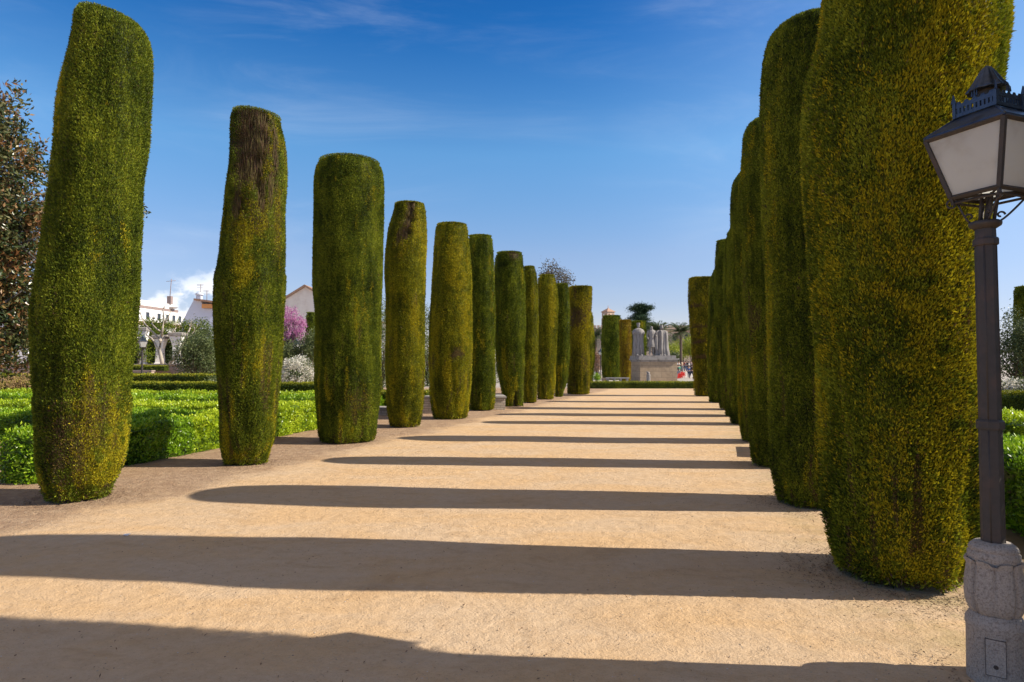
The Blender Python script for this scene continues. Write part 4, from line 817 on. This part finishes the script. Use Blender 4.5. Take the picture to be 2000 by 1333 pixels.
# citrus trees
for i, (px, py, rx, rz_, D, lb) in enumerate(((1310, 690, 20, 18, 112, 'bright yellow-green citrus tree right of the monument'), (1332, 681, 17, 17, 116, 'yellow-green citrus tree below the right palm'), (1352, 676, 16, 19, 114, 'yellow-green citrus tree touching the right cypress row'), (1296, 684, 12, 14, 118, 'citrus tree peeping out beside the right statue'), (1316, 700, 10, 8, 106, 'low darker citrus tree behind the crowd'))):
    tree('citrus_tree', (gp(px, D), D, .5), [blob(px, py, D, rx, rz_), blob(px-rx*.4, py+rz_*.4, D, rx*.6, rz_*.6), blob(px+rx*.4, py+rz_*.3, D, rx*.6, rz_*.6)], lb, 'tree', M['orange'] if i < 4 else M['olive'], M['bark'], 130, 26, .26, .32, .14, 10, 'citrus trees behind the crowd', 80+i, .3, shell=.5)
tree('reddish_shrub', (gp(1166, 84), 84, 0), [blob(1166, 706, 84, 9, 22)], 'reddish twiggy shrub behind the distant lamp post', 'shrub', foliage('rusty_twig', (.14, .07, .05), (.26, .14, .09), (.36, .24, .14), None, None, .1), M['bark'], 60, 18, .2, .25, .08, 12, tg, 90, .1, shell=.2)
tree('round_bush', (gp(1165, 62), 62, 0), [blob(1165, 737, 62, 6, 6)], 'small clipped green bush left of the stout cypress, behind the low hedge', 'bush', M['leafy'], M['bark'], 40, 20, .12, .1, .04, 6, tg, 91, .1, shell=.4)
# raised ground where the crowd stands
b = MB(); b.put([(8, 84, 0.004), (60, 84, 0.004), (60, 98, .55), (8, 98, .55), (60, 126, .6), (8, 126, .6)], [(0, 1, 2, 3), (3, 2, 4, 5)]); struct(b.build('sloping_walkway', plain('pale_paving', (.50, .45, .40), .9, .1, 2)))
# ------------------------------------------------------------------ monument
def plinth():
    base = (gp(1276.5, 60), 60.0, 0); x = base[0]; w = 3.44; yaw = math.radians(5)
    root = thing('statue_plinth', base, 'large blocky stone plinth carrying the three statues', 'plinth')
    b = MB(); b.box((x, 60, .12), (w+.2, 3.2, .30), yaw); b.box((x, 60, 1.13), (w, 3.0, 1.75), yaw); b.build('body', M['plinthm'], root, base)
    b = MB(); b.box((x, 60, 2.08), (w+.08, 3.08, .16), yaw); b.box((x, 60, 2.22), (w+.30, 3.3, .14), yaw); b.box((x-.1, 60, 2.42), (w+.02, 3.0, .28), yaw); b.build('cornice', M['plinthcap'], root, base)
    return x
plinth(); zs = 2.56
def fold(n1, a, n2=0, ph=0.): return lambda th, z: 1+a*np.sin(n1*th+ph+.5*np.sin(z*3))+a*.5*np.sin((n1*2+1)*th+1.3)
def head(b, c, s, crown_=None, yaw=0):
    b.lathe([(.02, -.15), (.075, -.135), (.10, -.06), (.108, .0), (.108, .06), (.085, .12), (.03, .145)], 16, c, sx=s*.92, sy=s)
    b.lathe([(.06, -.30), (.062, -.1)], 10, c)
    d = np.array([math.cos(yaw), math.sin(yaw), 0]); c = np.array(c)
    b.tube([c+d*.10+[0, 0, .02], c+d*.135+[0, 0, -.03], c+d*.10+[0, 0, -.045]], [.012, .022, .012], 6)           # nose
    b.tube([c+d*.09+[0, 0, -.085]+np.cross(d, [0, 0, 1])*.03, c+d*.105+[0, 0, -.085], c+d*.09+[0, 0, -.085]-np.cross(d, [0, 0, 1])*.03], .010, 5)
def robed(px, D, yaw, label, kind, h=2.9):
    x = gp(px, D); base = (x, D, zs); root = thing('stone_statue', base, label, 'statue', 'stone statues on the plinth'); b = MB(); z = lambda u: zs+u*h
    if kind == 'cape':
        b.lathe([(.46, 0), (.50, .02), (.44, .25*h), (.42, .5*h), (.45, .68*h), (.47, .74*h), (.40, .78*h)], 64, (x, D, zs), fn=fold(9, .11), sx=1.05, sy=.85)
        b.lathe([(.50, .66*h), (.53, .69*h), (.52, .74*h), (.42, .80*h), (.24, .835*h), (.13, .85*h)], 40, (x, D, zs), fn=fold(4, .02), sx=1.08, sy=.85)      # shoulder cape
        b.build('robe', M['statue'], root, base); b = MB(); head(b, (x, D, z(.905)), 1.15, yaw=yaw)
        b.lathe([(.13, .925*h), (.135, .94*h), (.15, 1.0*h), (.155, 1.01*h), (.05, .99*h)], 20, (x, D, zs), fn=lambda th, q: 1+.05*np.cos(th*8)); b.build('crowned_head', M['statue'], root, base)
    else:
        b.lathe([(.60, 0), (.62, .02), (.52, .25*h), (.50, .55*h), (.50, .70*h), (.44, .765*h), (.25, .80*h)], 72, (x, D, zs), fn=fold(7, .14, ph=1.), sx=1.12, sy=.75)
        b.build('robe', M['statue'], root, base); b = MB(); head(b, (x+.05, D, z(.87)), 1.15, yaw=yaw)
        b.lathe([(.15, .865*h), (.19, .80*h), (.14, .90*h), (.12, .935*h), (.13, .955*h), (.06, .962*h)][::-1], 20, (x+.05, D, zs)); b.build('veiled_head', M['statue'], root, base)
    b = MB()
    for s_ in (-.2, .2): b.lathe([(.11, -.0), (.12, .03), (.08, .10), (.02, .13)], 12, (x+s_, D-.42, zs), sy=1.7)
    b.build('shoe', M['statue'], root, base)
def skin_body(name, joints, edges, radii, material, parent, base, sub=1, root=0):
    me = bpy.data.meshes.new(name); me.from_pydata([tuple(Vector(j)) for j in joints], edges, []); ob = bpy.data.objects.new(name, me); C.objects.link(ob)
    md = ob.modifiers.new('skin', 'SKIN'); md.use_smooth_shade = True
    lay = me.skin_vertices[0] if me.skin_vertices else None
    if lay is None:
        import bmesh
        bm = bmesh.new(); bm.from_mesh(me); bm.verts.layers.skin.verify(); bm.to_mesh(me); bm.free(); lay = me.skin_vertices[0]
    for i, r in enumerate(radii): lay.data[i].radius = r if hasattr(r, '__len__') else (r, r); lay.data[i].use_root = (i == root)
    ob.modifiers.new('sub', 'SUBSURF').levels = sub; ob.modifiers['sub'].render_levels = sub
    bpy.context.view_layer.update()
    m2 = bpy.data.meshes.new_from_object(ob.evaluated_get(bpy.context.evaluated_depsgraph_get())); ob.modifiers.clear(); ob.data = m2; bpy.data.meshes.remove(me)
    m2.materials.clear(); m2.materials.append(material); ob.parent = parent
    return ob
def figure(h=1.7, stride=.1, arm=(.0, .0), bend=0.):      # joints in local metres, facing -Y
    s = h/1.7; J = [(0, 0, .95), (0, 0, 1.15), (0, -.02-bend*.1, 1.38), (0, -.03-bend*.15, 1.48), (0, -.05-bend*.2, 1.60), (0, -.05-bend*.2, 1.67)]
    R = [(.15, .11), (.135, .10), (.17, .11), .055, (.085, .10), (.05, .06)]; E = [(0, 1), (1, 2), (2, 3), (3, 4), (4, 5)]
    for sd, st in ((-1, stride), (1, -stride)):
        k = len(J); J += [(sd*.09, -st*.1, .86), (sd*.10, -st*.7, .48), (sd*.10, -st*1.0+.02, .09), (sd*.11, -st*1.0-.14, .035)]; R += [.095, .062, .042, .032]; E += [(0, k), (k, k+1), (k+1, k+2), (k+2, k+3)]
        ab = arm[0] if sd < 0 else arm[1]
        k = len(J); J += [(sd*.19, 0, 1.38), (sd*.25, .02-ab*.1, 1.12), (sd*.23, -.05-ab*.30, .92+ab*.22), (sd*.22, -.07-ab*.38, .83+ab*.26)]; R += [.055, .042, .032, (.035, .018)]; E += [(2, k), (k, k+1), (k+1, k+2), (k+2, k+3)]
    return [(x*s, y*s, z*s) for x, y, z in J], E, [tuple(q*s for q in r) if hasattr(r, '__len__') else r*s for r in R]
robed(1247, 59.7, 0, 'left stone statue, a crowned figure in a long pleated cloak', 'cape', 3.0)
robed(1291.5, 59.7, math.pi, 'right stone statue, a wide draped figure turned towards the middle one', 'veil', 2.95)
base = (gp(1272.5, 59.4), 59.4, zs); root = thing('stone_statue', base, 'middle stone statue in a short belted tunic, bare legs, cloak over one arm', 'statue', 'stone statues on the plinth')
J, E, R = figure(2.75, .05, (.3, .8)); R = [tuple(q*1.0 for q in r) if hasattr(r, '__len__') else r*1.15 for r in R]
skin_body('body', J, E, R, M['statue'], root, base, 2)
b = MB(); b.lathe([(.36, .78), (.35, 1.0), (.27, 1.5), (.24, 1.62), (.29, 1.95), (.33, 2.18), (.25, 2.32), (.10, 2.40)], 48, base, fn=fold(11, .04), sy=.72); b.build('tunic', M['statue'], root, base)
b = MB(); b.lathe([(.10, .55), (.16, .62), (.15, 1.2), (.12, 1.8), (.08, 2.1)], 24, (base[0]+.42, base[1]-.1, zs), fn=fold(5, .12), sy=.6); b.build('cloak', M['statue'], root, base)
# little fountain figure before the plinth
base = (gp(1266, 54), 54, 0); root = thing('fountain_spout', base, 'small pale stone fountain spout standing before the plinth', 'fountain'); b = MB()
b.lathe([(.30, 0), (.30, .2), (.20, .26), (.16, .32), (.17, .55), (.15, .8), (.19, .86), (.14, .92)], 20, base); b.build('pedestal', M['statue'], root, base)
b = MB(); b.lathe([(.08, .90), (.13, .98), (.12, 1.08), (.06, 1.14)], 16, base); b.tube([(base[0], 54, 1.05), (base[0]-.12, 53.95, 1.16), (base[0]-.2, 53.95, 1.08)], [.06, .045, .03], 8); b.build('spout', M['statue'], root, base)
# stone bench and urn
def bench_(name, x0, x1, D, h, dpt, label, mm, rz=0.):
    xm = (x0+x1)/2; base = (xm, D, 0); root = thing(name, base, label, 'bench'); b = MB(); b.box((xm, D, h-.05), (x1-x0, dpt, .10), rz); b.build('seat', mm, root, base)
    for q in (.08, .36, .64, .92):
        b = MB(); xx = x0+(x1-x0)*q; b.box((xx, D+math.tan(rz)*(xx-xm), (h-.10)/2), (.16, dpt*.8, h-.10), rz, 1.1); b.build('leg', mm, root, base)
bench_('stone_bench', gp(1183, 56), gp(1228, 56), 56, .62, .5, 'long thin pale stone bench before the stout dark cypress', M['plinthcap'])
base = (gp(1181, 57), 57, 0)
root = thing('low_brick_wall', base, 'stub of low brownish wall at the left end of the pale bench', 'wall'); b = MB(); b.box((base[0], 57, .25), (.5, .5, .5)); b.box((base[0], 57, .53), (.58, .58, .06)); b.build('body', M['plinthm'], root, base)
# low brick benches between the cypresses
def brickseat(px, D, w, dpt, h, label, rz):
    x = gp(px, D); base = (x, D, 0); root = thing('brick_bench', base, label, 'bench', 'low brick benches beside the path'); b = MB(); b.box((x, D, h/2-.02), (w, dpt, h-.04), rz); b.build('body', M['bench'], root, base)
    b = MB(); b.box((x, D, h), (w+.08, dpt+.08, .07), rz); b.build('slab', M['plinthcap'], root, base)
brickseat(969, 26.5, .62, 1.6, .50, 'low pale brick bench with a stone slab, left of the split-footed cypress', .1)
brickseat(748, 23.2, 1.1, .6, .26, 'grey stone kerb bench in the gap between the third and fourth left cypresses', -.25)
brickseat(837, 24.2, .55, .7, .60, 'brownish brick pier in the gap between the fourth and fifth left cypresses', -.2)
brickseat(1590, 13.45, .7, 1.6, .90, 'brick pier hidden behind the right cypress row, its shadow square on the path', -.32)
# ------------------------------------------------------------------ buildings
def wall_arch(b, x0, x1, z0, z1, n, D, op=.55, hz=.5, thick=.8, sill=0.):
    w = (x1-x0)/n; ow = w*op
    for i in range(n):
        a = x0+i*w; l_, r_ = a+(w-ow)/2, a+(w+ow)/2; zs_ = z0+(z1-z0)*hz; zz0 = z0+(z1-z0)*sill
        arc = [(l_+ow/2-ow/2*math.cos(t), zs_+ow*.62*math.sin(t)) for t in np.linspace(0, math.pi, 9)]
        poly = [(a, z0), (l_, z0)]+arc+[(r_, z0), (a+w, z0), (a+w, z1), (a, z1)]
        b.prism(poly, D, D+thick)
        if sill: b.prism([(l_, z0), (r_, z0), (r_, zz0), (l_, zz0)], D+.01, D+thick-.01)
D = 135; x0, x1 = gp(1120, D), gp(1425, D); zt2 = at(1300, 641, D).z
base = ((x0+x1)/2, D, 0); root = thing('fortress', base, 'long pinkish stone fortress wall with arcades behind the palms and crowd', 'fortress')
b = MB(); za, zb2 = at(1300, 668, D).z, at(1300, 650, D).z
wall_arch(b, x0, x1, za, zb2+.4, 13, D, .52, .45, 1.0); b.box((base[0], D+.5, za/2), (x1-x0, 1.2, za)); b.box((base[0], D+.45, (zb2+.4+zt2)/2), (x1-x0, 1.1, zt2-zb2-.4)); b.box((base[0], D+.3, zb2+.55), (x1-x0, 1.7, .3)); b.box((base[0], D+7, zt2/2), (x1-x0, 9, zt2-.2)); b.build('wall', M['fort'], root, base)
b = MB(); n_ = 46; ww = (x1-x0)/n_
for i in range(n_): b.box((x0+(i+.5)*ww, D+.45, zt2+.28), (ww*.62, .8, .6))
b.build('battlement', M['fort'], root, base)
for i in range(13):
    b = MB(); xx = x0+(i+.5)*(x1-x0)/13; b.box((xx, D+.9, za+1.1), (1.0, .12, 1.9)); b.build('window', M['darkwin'], root, base)
x = gp(1196.5, D); base = (x, D+6, 0); root = thing('roof_turret', base, 'small square turret with arched openings and a hipped roof, above the stout cypress', 'tower')
zA, zB = at(1196, 618.5, D).z, at(1196, 606, D).z; yw = math.radians(30); rt2 = 1.25
b = MB(); b.box((x, D+6, zA/2), (2.1, 2.1, zA), yw)
for k in range(4):
    a = yw+k*math.pi/2; d = Vector((math.cos(a), math.sin(a))); s2 = Vector((-d.y, d.x))
    mt4 = Matrix(((s2.x, d.x, 0, x), (s2.y, d.y, 0, D+6), (0, 0, 1, 0), (0, 0, 0, 1)))
    q = MB.__new__(MB); 
    w = 1.95/2
    for i in range(2):
        a_ = -w+i*w; ow = .5; l_, r_ = a_+(w-ow)/2, a_+(w+ow)/2; h_ = zB-zA
        arc = [(l_+ow/2-ow/2*math.cos(t), zA+h_*.5+ow*.7*math.sin(t)) for t in np.linspace(0, math.pi, 7)]
        b.prism([(a_, zA), (l_, zA)]+arc+[(r_, zA), (a_+w, zA), (a_+w, zB), (a_, zB)], .80, .98, mt4)
b.build('wall', M['fort'], root, base)
b = MB(); b.lathe([(1.62, zB), (1.62, zB+.12), (.08, at(1196, 597.5, D).z), (.03, at(1196, 592, D).z)], 4, (x, D+6, 0), smooth=False, rot=yw+math.pi/4); b.build('roof', M['fortroof'], root, base)
# gabled house
D = 84; root = thing('gabled_house', (gp(592, D), D, 0), 'big cream house with a gable end and clay tiled roof, behind the blossom tree', 'house'); org = tuple(root['origin'])
pk, le, re_ = at(596, 561, D), at(538, 597, D), at(650, 592, D)
b = MB(); b.prism([(le.x, 0), (re_.x, 0), (re_.x, re_.z), (pk.x, pk.z), (le.x, le.z)], D, D+14); b.build('wall', M['cream'], root, org)
b = MB()
for a_, c_ in ((le, pk), (re_, pk)):
    ov = 1.06; ex, ez = c_.x+(a_.x-c_.x)*ov, c_.z+(a_.z-c_.z)*ov
    b.prism([(ex, ez+.02), (c_.x, c_.z+.02), (c_.x, c_.z+.30), (ex, ez+.30)], D-.35, D+14.3)
b.build('roof', M['rooftile'], root, org)
# house with terrace, left: rotated long block
def rotbox(b, p0, p1, z0, z1, dp):
    e = Vector((p1[0]-p0[0], p1[1]-p0[1])); n2 = Vector((-e.y, e.x)).normalized()*dp; m = ((p0[0]+p1[0])/2+n2.x/2, (p0[1]+p1[1])/2+n2.y/2, (z0+z1)/2)
    b.box(m, (e.length, dp, z1-z0), math.atan2(e.y, e.x))
pA, pB = (gp(150, 66), 66), (gp(385, 88), 88); org = (pA[0], pA[1], 0); lp = lambda f, off=0.: (pA[0]+(pB[0]-pA[0])*f, pA[1]+(pB[1]-pA[1])*f+off)
root = thing('white_house', org, 'long white house with a tiled eave and small square windows, behind the pollarded tree', 'house')
b = MB(); rotbox(b, pA, pB, 0, 6.35, 9); rotbox(b, lp(0, 2.0), lp(.98, 2.0), 6.3, 8.4, 6.5); rotbox(b, lp(.1, 3.4), lp(.62, 3.4), 8.5, 9.4, 4); b.build('wall', M['white'], root, org)
b = MB(); rotbox(b, lp(0, -.5), lp(1, -.5), 6.36, 6.85, 2.4); b.build('tiled_eave', M['rooftile'], root, org)
b = MB(); rotbox(b, lp(0, 1.85), lp(.72, 1.85), 8.41, 8.75, .6); b.build('parapet', M['greyroof'], root, org)
for f in (.3, .42, .52, .60, .66, .72, .80, .88):
    b = MB(); rotbox(b, lp(f, 1.93), lp(f+.03, 1.93), 7.15, 8.0, .2); b.build('window', M['darkwin'], root, org)
b = MB(); q = lp(.68, 1.5); b.lathe([(.02, 0), (.35, .05), (.62, .22)], 20, (q[0], q[1], 8.8)); b.build('satellite_dish', M['white'], root, org)
b = MB(); q = lp(.55, 4); b.box((q[0], q[1], 9.9), (.5, .5, 1.0)); b.tube([(q[0], q[1], 10.3), (q[0]+.15, q[1], 12.6)], .045, 5); b.tube([(q[0]-.5, q[1], 12.3), (q[0]+.7, q[1], 12.4)], .03, 5); b.build('antenna', M['greyroof'], root, org)
# bluish gable side with orange awning
D = 74; org = (gp(395, D), D, 0); root = thing('blue_white_house', org, 'bluish white house with sloping side wall and orange awning, left of the ragged cypress', 'house')
P_ = [at(345, 650, D), at(357, 626, D), at(378, 587, D), at(392, 587, D), at(398, 603, D), at(440, 604, D), at(440, 650, D)]
b = MB(); b.prism([(P_[0].x, 0), (P_[6].x, 0)]+[(p_.x, p_.z) for p_ in P_[:0:-1][:6]], D, D+8); b.build('wall', M['bluew'], root, org)
b = MB(); q0, q1 = at(383, 584, D), at(445, 592, D); b.prism([(q0.x, q0.z), (q0.x, q0.z-.22), (q1.x, q1.z-.22), (q1.x, q1.z)], D-.6, D+8); b.build('roof', M['rooftile'], root, org)
b = MB(); q0, q1 = at(398, 595, D), at(440, 603, D); b.prism([(q0.x, q0.z), (q1.x, q0.z), (q1.x, q1.z), (q0.x, q1.z)], D-.5, D-.3); b.build('awning', M['orangeaw'], root, org)
b = MB(); q0 = at(381, 581, D); b.box((q0.x, D+1, q0.z), (.55, .5, .7)); b.lathe([(.45, 0), (.5, .12), (.2, .3), (.05, .36)], 10, (q0.x, D+1, q0.z+.35)); b.build('chimney', M['bluew'], root, org)
for px, y0_ in ((392, 556), (404, 568)):
    b = MB(); a_, c_ = at(px, 588, D+2), at(px, y0_, D+2); b.tube([a_, c_], .035, 5)
    for u in (.0, .15, .4): b.tube([c_+Vector((-.45, 0, -u)), c_+Vector((.35, 0, -u))], .02, 4)
    b.build('antenna', M['greyroof'], root, org)
# white wall glimpsed through the evergreen tree
D = 58; org = (gp(-40, D), D, 0); root = thing('white_house', org, 'plain white house wall glimpsed through the large evergreen at the left edge', 'house')
b = MB(); b.box((gp(-60, D), D+5, 3.1), (10.5, 10, 6.2)); b.build('wall', M['white'], root, org); b = MB(); b.box((gp(-60, D), D+5, 6.3), (11, 10.6, .25)); b.build('roof', M['rooftile'], root, org)
# white fragment behind the fourth cypress gap
D = 90; org = (gp(740, D), D, 0); root = thing('white_house', org, 'white house end glimpsed between the third and fourth left cypresses', 'house')
b = MB(); b.box((gp(735, D), D+4, 3.7), (6.5, 8, 7.4)); b.build('wall', M['white'], root, org); b = MB(); b.box((gp(735, D), D+4, 7.5), (7, 8.6, .3)); b.build('roof', M['rooftile'], root, org)
# ------------------------------------------------------------------ people
shirt = {k: plain('cloth_'+k, c_, .85, .1, 8) for k, c_ in dict(black=(.02, .02, .025), white=(.7, .68, .65), blue=(.05, .12, .35), navy=(.03, .04, .08), red=(.5, .05, .04), pink=(.6, .38, .36), grey=(.25, .25, .27), green=(.10, .30, .20), tan=(.40, .30, .20), jeans=(.10, .14, .22)).items()}
hairm = plain('dark_hair', (.03, .022, .018), .6, .2, 20)
protos = {}
def person(loc, top, legs, label, v=0, h=1.7, rz=0.):
    root = thing('person', loc, label, 'person', 'visitors beyond the monument'); root.rotation_euler = (0, 0, rz)
    if v not in protos:
        J, E, R = figure(1.7, (.05, .22, .0, .15)[v], ((0, .1), (.3, 0), (.9, .8), (.1, .6))[v], (0, 0, .6, 0)[v])
        bd = skin_body('body', J, E, R, M['skin'], root, loc, 1); gr = lambda R_, s_: [tuple(q*s_ for q in r) if hasattr(r, '__len__') else r*s_ for r in R_]
        # clothes: the same skeleton, a little thicker, cut at waist, cuffs and neck
        ji = [0, 1, 2, 10, 11, 12, 18, 19, 20]; mp_ = {a: i for i, a in enumerate(ji)}
        tp = skin_body('jacket', [J[a] for a in ji], [(0, 1), (1, 2), (2, 3), (3, 4), (4, 5), (2, 6), (6, 7), (7, 8)], gr([R[a] for a in ji], 1.22), shirt['black'], root, loc, 1)
        ji = [0, 6, 7, 8, 14, 15, 16]
        tr_ = skin_body('trousers', [J[a] for a in ji], [(0, 1), (1, 2), (2, 3), (0, 4), (4, 5), (5, 6)], gr([R[a] for a in ji], 1.25), shirt['black'], root, loc, 1)
        b = MB(); hc = J[4]; b.lathe([(.095, -.03), (.108, .02), (.10, .07), (.06, .11), (.01, .125)], 14, (hc[0], hc[1]+.025, hc[2])); hr = b.build('hair', hairm, None); hr.parent = root
        protos[v] = [bd, tp, tr_, hr]; obs = protos[v]
    else:
        obs = []
        for o in protos[v]:
            c = o.copy(); c.data = o.data.copy(); C.objects.link(c); c.parent = root; obs.append(c)
    obs[1].data.materials[0] = shirt[top]; obs[2].data.materials[0] = shirt[legs]
    root.scale = (h/1.7,)*3
    return root
person((gp(1320.5, 74), 74, 0), 'black', 'jeans', 'person in a black jacket and blue jeans seen from behind, nearest the plinth', 3, 1.72, math.pi)
pp = [(1345, 80, .0, 'blue', 'navy', 'person in a blue top beside the dark-clad one at the right, near the cypress row'), (1350.5, 77, .0, 'black', 'navy', 'person all in dark clothes at the right end of the crowd, nearest the cypress row'),
      (1315, 95, .45, 'pink', 'grey', 'person in pale pink just right of the plinth top'), (1320, 101, .55, 'navy', 'black', 'person in navy behind the pale pink one'), (1324.5, 98, .55, 'white', 'tan', 'person in a white top left of the crowd centre'),
      (1328.5, 104, .56, 'black', 'black', 'person in black in the middle of the far crowd'), (1332, 99, .55, 'tan', 'grey', 'person in a tan coat at the centre of the far crowd'), (1335.5, 103, .56, 'red', 'navy', 'person in a red top in the far crowd'),
      (1338.5, 100, .55, 'navy', 'jeans', 'person in navy and jeans, centre right of the far crowd'), (1342, 105, .56, 'black', 'navy', 'person in black between the navy and white tops of the far crowd'), (1345.5, 98, .55, 'white', 'jeans', 'person in a white top and jeans, right of the crowd centre'),
      (1349, 102, .56, 'grey', 'black', 'person in grey near the right end of the far crowd'), (1352.5, 99, .55, 'pink', 'navy', 'person in pink at the right end of the far crowd'), (1326, 84, .05, 'green', 'grey', 'person in green bending beside the red flower bed')]
for i, (px, D, z0, tp, lg, lb) in enumerate(pp): person((gp(px, D), D, z0), tp, lg, lb, (0, 1, 3, 1, 2)[i % 5] if i < 13 else 2, 1.6+.035*(i*7 % 5), i*1.7)
# red flower bed
b = MB(); rng = np.random.default_rng(12); n_ = 2200; u = rng.random(n_); a_, c_ = gnd(1325, 741), gnd(1341, 728)
P = np.stack([a_.x+(c_.x-a_.x)*u+rng.normal(size=n_)*.22, a_.y+(c_.y-a_.y)*u+rng.normal(size=n_)*.4, rng.uniform(.05, .5, n_)], 1); b.leaves(P, unit(n_)+[0, 0, .6], unit(n_), .16, .11, rng.random(n_)); tag(b.build('red_flowers', M['red_fl'], None, (a_.x, a_.y, 0)), 'strip of red flowers beside the bending visitor', 'flowers', None, 'stuff')
# ------------------------------------------------------------------ litter of twigs, dry leaves and pebbles on the sand
rng = np.random.default_rng(77); b = MB(); pts = []
for (x, y, r, k) in ((3.38, 5.69, 1.05, 3000), (3.98, 8.57, 1.0, 1400), (-5.96, 8.88, .9, 1300), (-4.89, 11.97, .8, 800), (2.9, 3.9, .5, 160), (-3.9, 15.4, .95, 700), (4.8, 11.8, .9, 600)):
    a = rng.random(k)*6.28; q = r*.5+np.abs(rng.normal(0, r*.25, k)); pts.append(np.stack([x+q*np.cos(a), y+q*np.sin(a)], 1))
k = 1500; pts.append(np.stack([rng.uniform(-6, 5, k), 3+12*rng.random(k)**1.6], 1)); P = np.concatenate(pts); k = len(P); P = np.c_[P, rng.uniform(.008, .014, k)]
d = unit(k); d[:, 2] = np.abs(d[:, 2])*.12; up_ = np.tile([0, 0, 1.], (k, 1))+unit(k)*.4
b.leaves(P, d, up_, rng.uniform(.012, .038, k), rng.uniform(.004, .012, k), rng.random(k)); tag(b.build('leaf_litter', foliage('dry_litter', (.05, .03, .02), (.16, .09, .05), (.36, .25, .15), None, None, 0, .8), None, (0, 5, 0)), 'scattered dry leaf bits and twigs on the sand', 'leaf litter', None, 'stuff')
k = 5000; X_ = rng.uniform(-6.5, 5, k); Y_ = 2.8+11*rng.random(k)**1.5; sz = rng.uniform(.0025, .0075, k)
o8 = np.array([(1, 0, 0), (0, 1, 0), (-1, 0, 0), (0, -1, 0), (0, 0, .7), (0, 0, -.4)]); V = (o8[None]*sz[:, None, None]*rng.uniform(.7, 1.3, (k, 6, 1)))+np.stack([X_, Y_, sz*.4+.004], 1)[:, None]
f8 = np.array([(0, 1, 4), (1, 2, 4), (2, 3, 4), (3, 0, 4), (1, 0, 5), (2, 1, 5), (3, 2, 5), (0, 3, 5)]); b = MB(); b.put(V.reshape(-1, 3), (f8[None]+np.arange(k)[:, None, None]*6).reshape(-1, 3), False, np.repeat(rng.random(k), 6))
tag(b.build('gravel', foliage('grit', (.16, .11, .08), (.42, .32, .22), (.62, .54, .45), None, None, 0, .9), None, (0, 5, 0)), 'loose grit and small pebbles on the sandy path', 'gravel', None, 'stuff')
b = MB(); q = gnd(246, 1047); b.put([(q.x-.035, q.y, .012), (q.x+.03, q.y-.02, .010), (q.x+.035, q.y+.03, .02), (q.x-.03, q.y+.04, .013), (q.x-.035, q.y, .008), (q.x+.03, q.y-.02, .006), (q.x+.035, q.y+.03, .016), (q.x-.03, q.y+.04, .009)], [(0, 1, 2, 3), (7, 6, 5, 4), (0, 4, 5, 1), (1, 5, 6, 2), (2, 6, 7, 3), (3, 7, 4, 0)]); tag(b.build('paper_scrap', M['white'], None, (q.x, q.y, 0)), 'tiny white scrap of paper lying in the long foreground shadow', 'litter')
